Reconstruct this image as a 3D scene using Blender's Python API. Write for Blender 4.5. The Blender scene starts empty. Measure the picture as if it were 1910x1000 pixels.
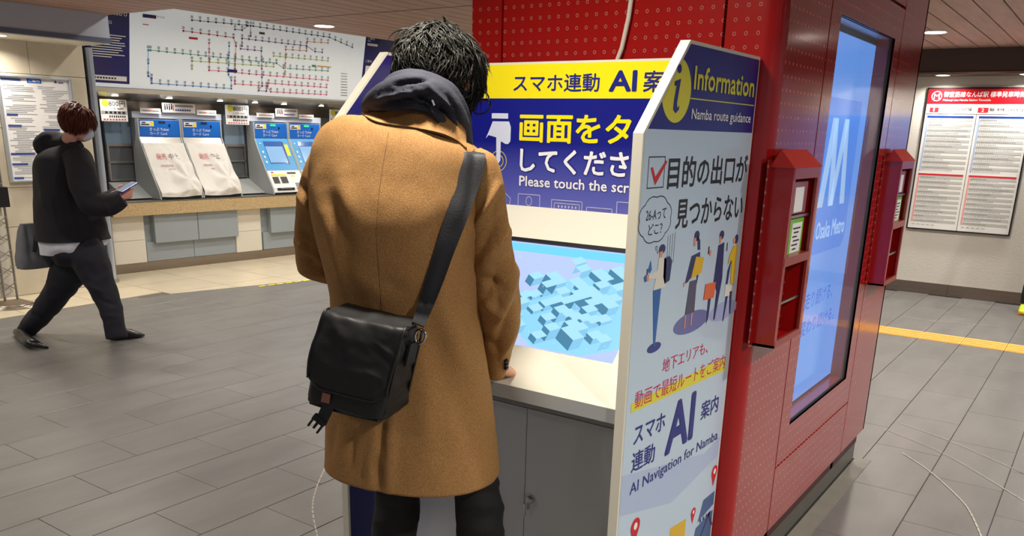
import bpy, bmesh, math, random
from mathutils import Vector, Matrix, noise
from mathutils.geometry import tessellate_polygon
from mathutils.bvhtree import BVHTree
random.seed(7)
SC = bpy.context.scene
COL = SC.collection
V = Vector

# ------------------------------------------------------------------ camera, world, lights, exposure
YAW, PIT, ROL, FOC, CX, CY, CAMH = 0.605, 0.291, 0.027, 1570.76, 955.0, 716.0, 1.5
def _cam_axes():
    cy, sy = math.cos(YAW), math.sin(YAW)
    f = V((-sy * math.cos(PIT), cy * math.cos(PIT), -math.sin(PIT)))
    r = V((cy, sy, 0)); u = r.cross(f)
    return r * math.cos(ROL) + u * math.sin(ROL), -r * math.sin(ROL) + u * math.cos(ROL), f
CR, CU, CF = _cam_axes()
CAM = V((0, 0, CAMH))
camd = bpy.data.cameras.new('camera'); camo = bpy.data.objects.new('camera', camd); COL.objects.link(camo)
m = Matrix((CR, CU, -CF)).transposed().to_4x4(); m.translation = CAM
camo.matrix_world = m
camd.sensor_width = 36; camd.lens = FOC / 1910 * 36; camd.shift_y = (CY - 500) / 1910
camd.clip_start = .05
SC.camera = camo
RH = V((math.cos(YAW), math.sin(YAW), 0)); FH = V((-math.sin(YAW), math.cos(YAW), 0)); UP = V((0, 0, 1))

world = bpy.data.worlds.new('world'); SC.world = world; world.use_nodes = True
world.node_tree.nodes['Background'].inputs[0].default_value = (.82, .86, 1, 1)
world.node_tree.nodes['Background'].inputs[1].default_value = .26
SC.view_settings.view_transform = 'Standard'; SC.view_settings.look = 'None'
SC.view_settings.exposure = -0.15; SC.view_settings.gamma = 1
CEIL = 2.35
WARM = (1, .92, .80); NEUT = (1, .95, .88)
def lamp(x, y, z, power, col=WARM, size=.16, spread=150, rot=(0, 0, 0)):
    l = bpy.data.lights.new('downlight_glow', 'AREA'); l.shape = 'DISK'; l.size = size; l.energy = power; l.color = col
    l.spread = math.radians(spread)
    o = bpy.data.objects.new('downlight_glow', l); o.location = (x, y, z); o.rotation_euler = rot; COL.objects.link(o)
    return o
GRID_X = (-5.97, -3.70, -1.42, .85, 3.1); GRID_Y = (7.85, 5.58, 3.30, 1.0, -1.3)
LIGHTS = [(x, y) if (x, y) != (-1.42, 1.0) else (-1.22, 1.36) for x in GRID_X for y in GRID_Y if not (x == -1.42 and y == 3.30)]
for x, y in LIGHTS:
    lamp(x, y, CEIL - .03, ({.85: 45, 3.1: 32, -5.97: 20}.get(x, 27) if y > 0 else 10) if x != -1.22 else 22)
SOFFIT_L = [(-7.46, 1.2), (-7.46, 2.35), (-7.46, 3.52)]
SOFFIT_B = [(-2.6, 9.33), (-1.56, 9.33), (-.86, 9.33), (-.1, 9.33), (.7, 9.33)]
for x, y in SOFFIT_L: lamp(x, y, 2.11, 7, WARM, .1)
for x, y in SOFFIT_B: lamp(x, y, 2.10, 9, NEUT, .1)
RECESS = [(-6.75, 5.0), (-6.75, 6.2), (-6.75, 7.4), (-6.75, 8.6)]
for x, y in RECESS: lamp(x, y, 2.80, 17, WARM, .14)
for k in (.32, .9, 1.5, 1.95, 2.35, 2.9): lamp(-8.15 + math.sin(.0611) * k - .18, 4.6 + k, 1.728, .9, WARM, .04, 160)

# ------------------------------------------------------------------ helpers
def s2l(c):
    return tuple((v / 255 / 12.92 if v / 255 <= .04045 else ((v / 255 + .055) / 1.055) ** 2.4) for v in c[:3]) + (1,)
def ray(px, py):
    return CR * ((px - CX) / FOC) - CU * ((py - CY) / FOC) + CF
def at(px, py, d):                       # point seen at a pixel, at horizontal depth d
    v = ray(px, py); return CAM + v * (d / v.dot(FH))
def proj(p):
    v = p - CAM; z = v.dot(CF); return CX + FOC * v.dot(CR) / z, CY - FOC * v.dot(CU) / z
MW = {}
def mat(name, col, rough=.5, metal=0, spec=.5, coat=0, emit=None, estr=1, var=0, vscale=8, bump=0, bscale=60, alpha=None, stretch=None, objrand=0, wood=False):
    m = bpy.data.materials.new(name); m.use_nodes = True; nt = m.node_tree; b = nt.nodes['Principled BSDF']
    c = s2l(col)
    b.inputs['Base Color'].default_value = c; b.inputs['Roughness'].default_value = rough; b.inputs['Metallic'].default_value = metal
    b.inputs['Specular IOR Level'].default_value = spec; b.inputs['Coat Weight'].default_value = coat; b.inputs['Coat Roughness'].default_value = .08
    tc = nt.nodes.new('ShaderNodeTexCoord'); mp = nt.nodes.new('ShaderNodeMapping')
    if objrand: nt.links.new(nt.nodes.new('ShaderNodeNewGeometry').outputs['Position'], mp.inputs[0])
    else: nt.links.new(tc.outputs['Object'], mp.inputs[0])
    if stretch: mp.inputs['Scale'].default_value = stretch
    if var or objrand:
        n = nt.nodes.new('ShaderNodeTexNoise'); n.inputs['Scale'].default_value = vscale; n.inputs['Detail'].default_value = 6
        nt.links.new(mp.outputs[0], n.inputs[0])
        mr = nt.nodes.new('ShaderNodeMapRange'); mr.inputs[1].default_value = .3; mr.inputs[2].default_value = .7
        mr.inputs[3].default_value = 1 - var; mr.inputs[4].default_value = 1 + var
        nt.links.new(n.outputs[0], mr.inputs[0])
        last = mr.outputs[0]
        if objrand:
            oi = nt.nodes.new('ShaderNodeObjectInfo'); m2 = nt.nodes.new('ShaderNodeMapRange')
            m2.inputs[3].default_value = 1 - objrand; m2.inputs[4].default_value = 1 + objrand
            nt.links.new(oi.outputs['Random'], m2.inputs[0])
            mm = nt.nodes.new('ShaderNodeMath'); mm.operation = 'MULTIPLY'; nt.links.new(last, mm.inputs[0]); nt.links.new(m2.outputs[0], mm.inputs[1]); last = mm.outputs[0]
        vm = nt.nodes.new('ShaderNodeVectorMath'); vm.operation = 'SCALE'; vm.inputs[0].default_value = c[:3]
        nt.links.new(last, vm.inputs['Scale']); nt.links.new(vm.outputs[0], b.inputs['Base Color'])
    if bump:
        n = nt.nodes.new('ShaderNodeTexNoise'); n.inputs['Scale'].default_value = bscale; n.inputs['Detail'].default_value = 4
        nt.links.new(mp.outputs[0], n.inputs[0])
        bp = nt.nodes.new('ShaderNodeBump'); bp.inputs['Strength'].default_value = bump; bp.inputs['Distance'].default_value = .004
        nt.links.new(n.outputs[0], bp.inputs['Height']); nt.links.new(bp.outputs[0], b.inputs['Normal'])
    if emit:
        b.inputs['Emission Color'].default_value = s2l(emit); b.inputs['Emission Strength'].default_value = estr
    if alpha is not None: b.inputs['Alpha'].default_value = alpha
    return m
def tag(o, label=None, cat=None, group=None, kind=None):
    if label: o['label'] = label
    if cat: o['category'] = cat
    if group: o['group'] = group
    if kind: o['kind'] = kind
    return o
def thing(name, label, cat, loc=(0, 0, 0), rz=0, group=None, kind=None):
    o = bpy.data.objects.new(name, None); COL.objects.link(o); o.location = loc; o.rotation_euler = (0, 0, rz)
    o.empty_display_size = .1
    MW[o] = Matrix.Translation(loc) @ Matrix.Rotation(rz, 4, 'Z')
    return tag(o, label, cat, group, kind)
def obj(name, vf, ma, parent=None, local=False, smooth=False, sharp=None, kind=None, label=None):
    vs, fs = vf
    M = MW.get(parent)
    if M is not None and not local:
        Mi = M.inverted(); vs = [Mi @ V(v) for v in vs]
    me = bpy.data.meshes.new(name); me.from_pydata([tuple(v) for v in vs], [], fs); me.update()
    mats = ma if isinstance(ma, (list, tuple)) else [ma]
    for q in mats: me.materials.append(q)
    if smooth:
        for p in me.polygons: p.use_smooth = True
        if sharp: me.set_sharp_from_angle(angle=math.radians(sharp))
    o = bpy.data.objects.new(name, me); COL.objects.link(o)
    if parent is not None:
        o.parent = parent; MW[o] = M if M is not None else Matrix()
    else: MW[o] = Matrix()
    if kind: o['kind'] = kind
    if label: o['label'] = label
    return o
def join(*parts):
    vs, fs = [], []
    for a, b in parts:
        k = len(vs); vs += list(a); fs += [tuple(i + k for i in f) for f in b]
    return vs, fs
def box(x0, y0, z0, x1, y1, z1, bev=0):
    if x0 > x1: x0, x1 = x1, x0
    if y0 > y1: y0, y1 = y1, y0
    if z0 > z1: z0, z1 = z1, z0
    if not bev:
        vs = [V((x, y, z)) for z in (z0, z1) for y in (y0, y1) for x in (x0, x1)]
        return vs, [(0, 2, 3, 1), (4, 5, 7, 6), (0, 1, 5, 4), (2, 6, 7, 3), (0, 4, 6, 2), (1, 3, 7, 5)]
    bm = bmesh.new(); bmesh.ops.create_cube(bm, size=1)
    for v in bm.verts: v.co = V((x0 + (v.co.x + .5) * (x1 - x0), y0 + (v.co.y + .5) * (y1 - y0), z0 + (v.co.z + .5) * (z1 - z0)))
    bmesh.ops.bevel(bm, geom=bm.edges[:], offset=bev, segments=2, affect='EDGES', profile=.6)
    return from_bm(bm)
def from_bm(bm):
    bm.verts.index_update(); r = [v.co.copy() for v in bm.verts], [tuple(v.index for v in f.verts) for f in bm.faces]
    bm.free(); return r
def xf(vf, M): return [M @ V(v) for v in vf[0]], vf[1]
def frame_box(O, A, B, N, a0, b0, n0, a1, b1, n1, bev=0):
    vs, fs = box(a0, b0, n0, a1, b1, n1, bev)
    vs = [O + A * v.x + B * v.y + N * v.z for v in vs]
    if A.cross(B).dot(N) < 0: fs = [tuple(reversed(f)) for f in fs]
    return vs, fs
def prism(poly, O, A, B, N, n0, n1):
    k = len(poly)
    ar = sum(poly[i][0] * poly[(i + 1) % k][1] - poly[(i + 1) % k][0] * poly[i][1] for i in range(k))
    if ar < 0: poly = poly[::-1]
    vs = [O + A * p[0] + B * p[1] + N * n0 for p in poly] + [O + A * p[0] + B * p[1] + N * n1 for p in poly]
    fs = [tuple(range(k))[::-1], tuple(range(k, 2 * k))] + [(i, (i + 1) % k, k + (i + 1) % k, k + i) for i in range(k)]
    if (n1 - n0) * A.cross(B).dot(N) < 0: fs = [tuple(reversed(f)) for f in fs]
    return vs, fs
def tube(pts, r, seg=8, cap=True, closed=False):
    pts = [V(p) for p in pts]; n = len(pts); rr = r if isinstance(r, (list, tuple)) else [r] * n
    vs, fs = [], []; prev = None
    for i, p in enumerate(pts):
        if closed: t = (pts[(i + 1) % n] - pts[i - 1]).normalized()
        else: t = (pts[min(i + 1, n - 1)] - pts[max(i - 1, 0)]).normalized()
        if prev is None:
            a = t.orthogonal().normalized()
        else:
            a = (prev - t * prev.dot(t))
            a = a.normalized() if a.length > 1e-6 else t.orthogonal().normalized()
        prev = a; b = t.cross(a)
        for j in range(seg):
            q = 2 * math.pi * j / seg; vs.append(p + (a * math.cos(q) + b * math.sin(q)) * rr[i])
    for i in range(n if closed else n - 1):
        for j in range(seg):
            i2 = (i + 1) % n
            fs.append((i * seg + j, i * seg + (j + 1) % seg, i2 * seg + (j + 1) % seg, i2 * seg + j))
    if cap and not closed:
        fs.append(tuple(range(seg))[::-1]); fs.append(tuple(range((n - 1) * seg, n * seg)))
    return vs, fs
def lathe(prof, c, seg=24, axis=None):
    vs, fs = [], []
    for r, z in prof:
        for j in range(seg):
            q = 2 * math.pi * j / seg; vs.append(V(c) + V((r * math.cos(q), r * math.sin(q), z)))
    for i in range(len(prof) - 1):
        for j in range(seg): fs.append((i * seg + j, i * seg + (j + 1) % seg, (i + 1) * seg + (j + 1) % seg, (i + 1) * seg + j))
    fs.append(tuple(range(seg))[::-1]); k = (len(prof) - 1) * seg; fs.append(tuple(range(k, k + seg)))
    return vs, fs
def catmull(P, t):
    n = len(P) - 1; x = min(max(t, 0), .999999) * n; i = int(x); u = x - i
    p0, p1, p2, p3 = P[max(i - 1, 0)], P[i], P[i + 1], P[min(i + 2, n)]
    return [.5 * (2 * b + (c - a) * u + (2 * a - 5 * b + 4 * c - d) * u * u + (3 * b - a - 3 * c + d) * u ** 3) for a, b, c, d in zip(p0, p1, p2, p3)]
def loft(secs, rings=40, seg=40, power=2.0, cap=True):
    """secs: (centre, axisA, axisB) vectors; smooth interpolation along."""
    flat = [list(c) + list(a) + list(b) for c, a, b in secs]
    vs, fs = [], []
    for i in range(rings):
        q = catmull(flat, i / (rings - 1)); c, a, b = V(q[0:3]), V(q[3:6]), V(q[6:9])
        for j in range(seg):
            w = 2 * math.pi * j / seg; cc, ss = math.cos(w), math.sin(w)
            e = 2 / power
            vs.append(c + a * math.copysign(abs(cc) ** e, cc) + b * math.copysign(abs(ss) ** e, ss))
    for i in range(rings - 1):
        for j in range(seg): fs.append((i * seg + j, i * seg + (j + 1) % seg, (i + 1) * seg + (j + 1) % seg, (i + 1) * seg + j))
    if cap:
        fs.append(tuple(range(seg))[::-1]); k = (rings - 1) * seg; fs.append(tuple(range(k, k + seg)))
    # consistent outward orientation
    c0 = sum(vs, V((0, 0, 0))) / len(vs); tot = 0
    for f in fs[:seg * 4]:
        a, b, c = vs[f[0]], vs[f[1]], vs[f[2]]; tot += (b - a).cross(c - a).dot(a - V(secs[0][0]))
    if tot < 0: fs = [tuple(reversed(f)) for f in fs]
    return vs, fs
def plimb(path, rings=30, seg=24, th=.85, power=2.0, cap=True):
    """limb along pixels: (px, py, depth, half width in px[, thickness ratio]); rings square to the path."""
    pts = [at(p[0], p[1], p[2]) for p in path]; secs = []
    for i, p in enumerate(path):
        t = (pts[min(i + 1, len(pts) - 1)] - pts[max(i - 1, 0)]).normalized()
        view = (pts[i] - CAM).normalized()
        a = t.cross(view)
        a = a.normalized() if a.length > 1e-4 else RH.copy()
        b = t.cross(a).normalized()
        hw = p[3] * p[2] / FOC; k = p[4] if len(p) > 4 else th
        secs.append((pts[i], a * hw, b * hw * k))
    return loft(secs, rings, seg, power, cap)
def ico(c, rx, ry, rz, sub=3, R=None):
    bm = bmesh.new(); bmesh.ops.create_icosphere(bm, subdivisions=sub, radius=1)
    M = Matrix.Diagonal((rx, ry, rz, 1))
    if R is not None: M = R.to_4x4() @ M
    M = Matrix.Translation(c) @ M
    bmesh.ops.transform(bm, matrix=M, verts=bm.verts)
    return from_bm(bm)
def remesh(vf, voxel=.008, smooth=2):
    me = bpy.data.meshes.new('tmp'); me.from_pydata([tuple(v) for v in vf[0]], [], vf[1]); me.update()
    o = bpy.data.objects.new('tmp', me); COL.objects.link(o)
    r = o.modifiers.new('r', 'REMESH'); r.mode = 'VOXEL'; r.voxel_size = voxel
    if smooth:
        s = o.modifiers.new('s', 'SMOOTH'); s.factor = .5; s.iterations = smooth
    bpy.context.view_layer.update(); dg = bpy.context.evaluated_depsgraph_get(); e = o.evaluated_get(dg).to_mesh()
    res = [v.co.copy() for v in e.vertices], [tuple(p.vertices) for p in e.polygons]
    o.to_mesh_clear(); bpy.data.objects.remove(o); bpy.data.meshes.remove(me)
    return res
def seg_d(p, a, b):
    ax, ay = a; bx, by = b; dx, dy = bx - ax, by - ay
    t = max(0, min(1, ((p[0] - ax) * dx + (p[1] - ay) * dy) / (dx * dx + dy * dy + 1e-9)))
    return math.hypot(p[0] - ax - dx * t, p[1] - ay - dy * t), t
def folds(vf, F, big=0, bscale=6, fine=0, fscale=25, facing=True):
    """push a cloth surface along its normals: F = (x0,y0,x1,y1,width px,height m) folds as seen, plus noise."""
    vs, fs = vf; nn = [V((0, 0, 0)) for _ in vs]
    for f in fs:
        if len(f) > 4: continue
        a, b, c = vs[f[0]], vs[f[1]], vs[f[2]]; q = (b - a).cross(c - a)
        for i in f: nn[i] += q
    out = []
    for v, q in zip(vs, nn):
        if q.length < 1e-12: out.append(v); continue
        q = q.normalized(); h = 0
        if big: h += big * (noise.noise(v * bscale) + .5 * noise.noise(v * bscale * 2.1))
        if fine: h += fine * noise.noise(v * fscale)
        if F and (not facing or q.dot(v - CAM) < 0):
            p = proj(v)
            for x0, y0, x1, y1, w, hh in F:
                d, t = seg_d(p, (x0, y0), (x1, y1))
                if d < 3 * w: h += hh * math.exp(-(d / w) ** 2) * (math.sin(math.pi * (t * .8 + .1)))
        out.append(v + q * h)
    return out, fs
# ---- flat print: text and shapes on a plane
_txt = {}
def text2d(s, weight=0.0):
    k = (s, weight)
    if k in _txt: return _txt[k]
    c = bpy.data.curves.new('t', 'FONT'); c.body = s; c.size = 1; c.resolution_u = 2; c.offset = weight
    o = bpy.data.objects.new('t', c); COL.objects.link(o)
    bpy.context.view_layer.update(); me = o.to_mesh()
    vs = [(v.co.x, v.co.y) for v in me.vertices]; fs = [tuple(p.vertices) for p in me.polygons if p.normal.z > 0 or True]
    o.to_mesh_clear(); bpy.data.objects.remove(o); bpy.data.curves.remove(c)
    x0 = min(v[0] for v in vs); x1 = max(v[0] for v in vs); y0 = min(v[1] for v in vs); y1 = max(v[1] for v in vs)
    w = max(x1 - x0, 1e-6); h = max(y1 - y0, 1e-6)
    _txt[k] = ([((x - x0) / w, (y - y0) / h) for x, y in vs], fs, w / h); return _txt[k]
def art2d(items):
    vs, fs = [], []
    def add(v, f):
        k = len(vs); vs.extend(v); fs.extend(tuple(i + k for i in q) for q in f)
    for it in items:
        t = it[0]
        if t == 'T':
            s, u0, v0, u1, v1 = it[1:6]; wt = it[6] if len(it) > 6 else 0; tilt = it[7] if len(it) > 7 else 0
            tv, tf, _ = text2d(s, 0.0); rad = wt * .62 * (v1 - v0)
            offs = [(0, 0)] if wt < .006 else [(math.cos(q * 6.2832 / nd_) * rad, math.sin(q * 6.2832 / nd_) * rad) for nd_ in ((4 if wt < .03 else 8 if wt < .1 else 12),) for q in range(nd_)]
            if wt >= .05: offs += [(a * .5, b * .5) for a, b in offs[::2]]
            for kk, (ax, ay) in enumerate(offs):
                add([(u0 + rad + x * (u1 - u0 - 2 * rad) + ax, v0 + rad + y * (v1 - v0 - 2 * rad) + tilt * x + ay, kk * .00004) for x, y in tv], tf)
        elif t == 'R':
            u0, v0, u1, v1 = it[1:5]; add([(u0, v0), (u1, v0), (u1, v1), (u0, v1)], [(0, 1, 2, 3)])
        elif t == 'P':
            p = it[1]; tri = tessellate_polygon([[V((a, b, 0)) for a, b in p]]); add(list(p), [tuple(x) for x in tri])
        elif t == 'E':
            cu, cv, ru, rv = it[1:5]; n = 28; add([(cu + ru * math.cos(6.2832 * i / n), cv + rv * math.sin(6.2832 * i / n)) for i in range(n)], [tuple(range(n))])
        elif t == 'O':
            cu, cv, ru, rv, w = it[1:6]; n = 32
            add([(cu + (ru - w * k) * math.cos(6.2832 * i / n), cv + (rv - w * k) * math.sin(6.2832 * i / n)) for k in (0, 1) for i in range(n)],
                [(i, (i + 1) % n, n + (i + 1) % n, n + i) for i in range(n)])
        elif t == 'L':
            p, w = it[1], it[2]
            for (a, b), (c, d) in zip(p, p[1:]):
                l = math.hypot(c - a, d - b) or 1; nx, ny = -(d - b) / l * w / 2, (c - a) / l * w / 2
                ex, ey = (c - a) / l * w / 2, (d - b) / l * w / 2
                add([(a - nx - ex, b - ny - ey), (c - nx + ex, d - ny + ey), (c + nx + ex, d + ny + ey), (a + nx - ex, b + ny - ey)], [(0, 1, 2, 3)])
    return vs, fs
def art(name, O, A, B, N, items, ma, parent, lift=.001, label=None, local=False):
    if 2 <= len(items) <= 6 and not any(i[0] == 'T' for i in items):
        return [art(name, O, A, B, N, [i], ma, parent, lift, label, local) for i in items][0]
    vs, fs = art2d(items)
    c_ = O + A * vs[0][0] + B * vs[0][1]; far_ = (c_ - CAM).length > 4.5
    kl, kz = (1.3, 4) if far_ else (.45, 1)
    out = [O + A * q[0] + B * q[1] + N * (lift * kl + (q[2] * kz if len(q) > 2 else 0)) for q in vs]
    fl = []
    for f in fs:
        q = (out[f[1]] - out[f[0]]).cross(out[f[2]] - out[f[0]])
        fl.append(f if q.dot(N) >= 0 else tuple(reversed(f)))
    o = obj(name, (out, fl), ma, parent, label=label, local=local)
    if len(items) >= 7 and not any(i[0] == 'T' for i in items): o['kind'] = 'stuff'
    return o

# ------------------------------------------------------------------ materials
M_tile = mat('grey_floor_tile', (112, 111, 110), .36, var=.12, vscale=5, bump=.15, bscale=30, objrand=.04, stretch=(1.6, .45, 1))
M_grout = mat('dark_grout', (100, 98, 96), .8)
M_beige = mat('beige_stone_floor', (208, 196, 172), .3, var=.06, vscale=5, objrand=.03)
M_tact = mat('yellow_tactile', (232, 178, 84), .5, var=.07, vscale=20)
M_scratch = mat('pale_floor_mark', (190, 184, 172), .6)
M_slat = mat('wood_ceiling', (168, 134, 120), .55, var=.12, vscale=3, stretch=(8, .8, 8), objrand=.035)
M_dark = mat('dark_gap', (24, 16, 14), .8)
M_white = mat('white_gloss', (240, 236, 222), .32, coat=.2)
M_wallw = mat('white_textured_wall', (206, 202, 194), .75, bump=.5, bscale=90)
M_header = mat('brown_header', (74, 60, 58), .5)
M_stone = mat('beige_marble', (206, 197, 178), .35, var=.12, vscale=4, objrand=.04)
M_steel = mat('brushed_steel', (178, 176, 172), .3, metal=1, var=.06, vscale=6, stretch=(1, 1, 14))
M_steel2 = mat('plinth_steel', (150, 140, 130), .28, metal=1, var=.08, vscale=4, stretch=(1, 1, 14))
M_chrome = mat('chrome', (200, 200, 200), .12, metal=1)
M_alu = mat('pale_aluminium', (196, 204, 214), .35, metal=.6)
M_greyp = mat('grey_paint', (150, 160, 168), .45)
M_greym = mat('machine_grey', (176, 180, 182), .42)
M_gbulk = mat('bluegrey_bulkhead', (188, 198, 214), .4)
M_ledge = mat('tan_granite', (190, 166, 126), .25, var=.22, vscale=70)
M_ctop = mat('counter_steel', (150, 152, 150), .2, metal=.8)
M_cream = mat('cream_panel', (220, 216, 204), .4)
M_navy = mat('sign_navy', (22, 30, 128), .3)
M_navy2 = mat('deep_blue', (12, 22, 110), .25, coat=.3)
M_mapw = mat('map_white', (216, 220, 222), .45, emit=(226, 232, 234), estr=.35)
M_blue = mat('machine_blue', (18, 108, 214), .35)
M_lblue = mat('machine_light_blue', (60, 160, 228), .35)
M_paperw = mat('paper_white', (232, 230, 226), .6, bump=.2, bscale=12)
M_black = mat('black_plastic', (18, 18, 20), .4)
M_ink = mat('black_ink', (26, 26, 30), .5)
M_inkb = mat('blue_ink', (40, 60, 150), .5)
M_inkg = mat('grey_ink', (150, 152, 156), .6)
M_red_ink = mat('red_ink', (206, 34, 48), .5)
M_yel = mat('sign_yellow', (250, 232, 20), .35)
M_dyel = mat('disc_yellow', (226, 220, 50), .3)
M_whitep = mat('print_white', (244, 244, 246), .4)
M_green = mat('green_print', (120, 190, 60), .4)
M_skin = mat('skin', (214, 160, 134), .5)
M_glass = mat('clear_glass', (240, 248, 250), .03, alpha=.22)

def ringed(name, col, scale, axes, ring=(.42, .12, .10), r0=.12, r1=.2, rough=.22, dot_only=False, sx=1, sy=1):
    m = bpy.data.materials.new(name); m.use_nodes = True; nt = m.node_tree; b = nt.nodes['Principled BSDF']
    b.inputs['Roughness'].default_value = rough; b.inputs['Coat Weight'].default_value = .5; b.inputs['Coat Roughness'].default_value = .1
    tc = nt.nodes.new('ShaderNodeTexCoord'); sp = nt.nodes.new('ShaderNodeSeparateXYZ'); nt.links.new(tc.outputs['Object'], sp.inputs[0])
    def mth(op, a, b_=None):
        n = nt.nodes.new('ShaderNodeMath'); n.operation = op
        for i, x in enumerate((a, b_)):
            if x is None: continue
            if isinstance(x, (int, float)): n.inputs[i].default_value = x
            else: nt.links.new(x, n.inputs[i])
        return n.outputs[0]
    q = []
    for ax, k in zip(axes, (sx, sy)):
        f = mth('FRACT', mth('ADD', mth('MULTIPLY', sp.outputs[ax], scale * k), 100.0)); q.append(mth('POWER', mth('SUBTRACT', f, .5), 2))
    d = mth('SQRT', mth('ADD', q[0], q[1]))
    msk = mth('MULTIPLY', mth('GREATER_THAN', d, r0), mth('LESS_THAN', d, r1))
    mx = nt.nodes.new('ShaderNodeMix'); mx.data_type = 'RGBA'; nt.links.new(msk, mx.inputs[0])
    mx.inputs[6].default_value = s2l(col); mx.inputs[7].default_value = ring + (1,)
    nt.links.new(mx.outputs[2], b.inputs['Base Color'])
    return m
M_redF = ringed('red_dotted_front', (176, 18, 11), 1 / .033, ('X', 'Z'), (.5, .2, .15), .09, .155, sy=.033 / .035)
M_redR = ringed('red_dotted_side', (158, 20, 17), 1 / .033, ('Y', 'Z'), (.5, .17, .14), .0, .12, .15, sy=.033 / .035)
M_redP = mat('red_plain', (168, 16, 16), .25, coat=.4)
M_redD = mat('red_gap', (60, 6, 6), .5)

def X_(a): return V((a, 0, 0))
EX, EY, EZ = V((1, 0, 0)), V((0, 1, 0)), V((0, 0, 1))

# ------------------------------------------------------------------ floor
floor = obj('floor', box(-10, -6, -.12, 6, 10.4, -.006), M_grout, kind='structure')
BE = [(-6.93, -6), (-6.92, 2.98), (-6.985, 4.05), (-6.78, 4.84), (-6.57, 5.68), (-6.2, 7.2), (-5.9, 9.6)]
def beige_edge(y):
    for (x0, y0), (x1, y1) in zip(BE, BE[1:]):
        if y <= y1: return x0 + (x1 - x0) * (y - y0) / (y1 - y0)
    return BE[-1][0]
TW, TL, GAP = .305, .61, .0018
tme = None
def tile_mesh():
    v, f = box(-TW / 2 + GAP, -TL / 2 + GAP * .6, -.006, TW / 2 - GAP, TL / 2 - GAP * .6, 0, 0)
    bm = bmesh.new()
    vv = [bm.verts.new(x) for x in v]
    for q in f: bm.faces.new([vv[i] for i in q])
    bmesh.ops.bevel(bm, geom=[e for e in bm.edges if all(w.co.z > -.001 for w in e.verts)], offset=.0012, segments=1, affect='EDGES')
    v, f = from_bm(bm); me = bpy.data.meshes.new('tile'); me.from_pydata([tuple(a) for a in v], [], f); me.materials.append(M_tile); me.update(); return me
TM = tile_mesh()
cells = []
for i in range(-14, 32):
    cx = -.475 - TW * (i + .5)
    off = 0.0 if i % 2 else TW
    for k in range(-8, 17):
        cy = 1.72 + TL * .5 + off + TL * k
        if cy > 9.5 or cy < -4.5 or cx > 4: continue
        if cx + TW / 2 < beige_edge(cy): continue
        if -1.8 < cx < -.9 and 2.6 < cy < 3.9: continue
        cells.append((cx, cy))
def vis(c):
    p = V((c[0], c[1], 0)) - CAM
    if p.dot(CF) < .3: return -1
    x, y = proj(V((c[0], c[1], 0)))
    return 1 / p.length if -80 < x < 1990 and 0 < y < 1090 else -1
cells.sort(key=lambda c: -vis(c))
rest = []
for n, c in enumerate(cells):
    if n < 296 and vis(c) > 0:
        o = bpy.data.objects.new('tile', TM); COL.objects.link(o); o.parent = floor; o.location = (c[0], c[1], 0)
    else: rest.append(c)
base = ([v.co.copy() for v in TM.vertices], [tuple(p.vertices) for p in TM.polygons])
far = join(*[([v + V((c[0], c[1], 0)) for v in base[0]], base[1]) for c in rest])
obj('far_tiles', far, M_tile, floor, kind='stuff')
# beige stone strip with its own slabs
def clip(poly, f):
    out = []
    for i, p in enumerate(poly):
        q = poly[(i + 1) % len(poly)]; a, b = f(p), f(q)
        if a >= 0: out.append(p)
        if a * b < 0: t = a / (a - b); out.append((p[0] + (q[0] - p[0]) * t, p[1] + (q[1] - p[1]) * t))
    return out
strip = BE + [(-8.6, 9.6), (-8.6, -6)]
for i in range(4):
    for k in range(-2, 16):
        x0, y0 = -8.6 + .56 * i, .1 + .62 * k
        p = [(x0 + .003, y0 + .003), (x0 + .557, y0 + .003), (x0 + .557, y0 + .617), (x0 + .003, y0 + .617)]
        for (ax, ay), (bx, by) in zip(BE, BE[1:]):
            if by < y0 - .02 or ay > y0 + .64: continue
            nx, ny = -(by - ay), (bx - ax)
            p = clip(p, lambda q: (q[0] - ax) * nx + (q[1] - ay) * ny) if len(p) > 2 else p
        if len(p) > 2:
            obj('stone_slab', prism(p, V((0, 0, 0)), EX, EY, EZ, -.005, .003), M_beige, floor)
# tactile strip (ribbed guide slabs)
for k in range(-3, 14):
    x1 = -.475 - TW * (k - 2); x0 = x1 - TW
    if x1 > 4: continue
    parts = [box(x0 + .002, 7.245, -.004, x1 - .002, 7.54, .003)]
    parts += [box(x0 + .012, 7.262 + j * .068, .003, x1 - .012, 7.262 + j * .068 + .03, .007) for j in range(4)]
    obj('guide_slab', join(*parts), M_tact, floor)
# worn pale curved lines on the floor and yellow tape dashes
def gp(px, py, z=.0012):
    d = ray(px, py); return CAM + d * ((z - CAMH) / d.z)
def fline(pts, w):
    q = [gp(*p) for p in pts]; return ('L', [(a.x, a.y) for a in q], w)
def fcurve(pts, w, n=18):
    q = [gp(*p) for p in pts]; P = [[a.x, a.y] for a in q]
    return ('L', [tuple(catmull(P, i / n)) for i in range(n + 1)], w)
art('floor_mark', V((0, 0, 0)), EX, EY, EZ, [
    fcurve([(612, 860), (590, 910), (583, 950), (592, 1000)], .006),
    fcurve([(1652, 801), (1735, 835), (1800, 868), (1910, 935)], .005), fcurve([(1680, 790), (1770, 822), (1880, 870), (1910, 884)], .005),
    fcurve([(1683, 845), (1735, 880), (1790, 930), (1812, 960), (1830, 1000)], .007),
    fcurve([(1700, 595), (1740, 599), (1800, 604), (1865, 609)], .008)], M_scratch, floor, .0016)
art('tape_dash', V((0, 0, 0)), EX, EY, EZ, [fline([(486 + 16.5 * i, 534.5 - 2.1 * i), (493 + 16.5 * i, 533.3 - 2.1 * i)], .035) for i in range(6)], M_yel, floor, .0025)

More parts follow.
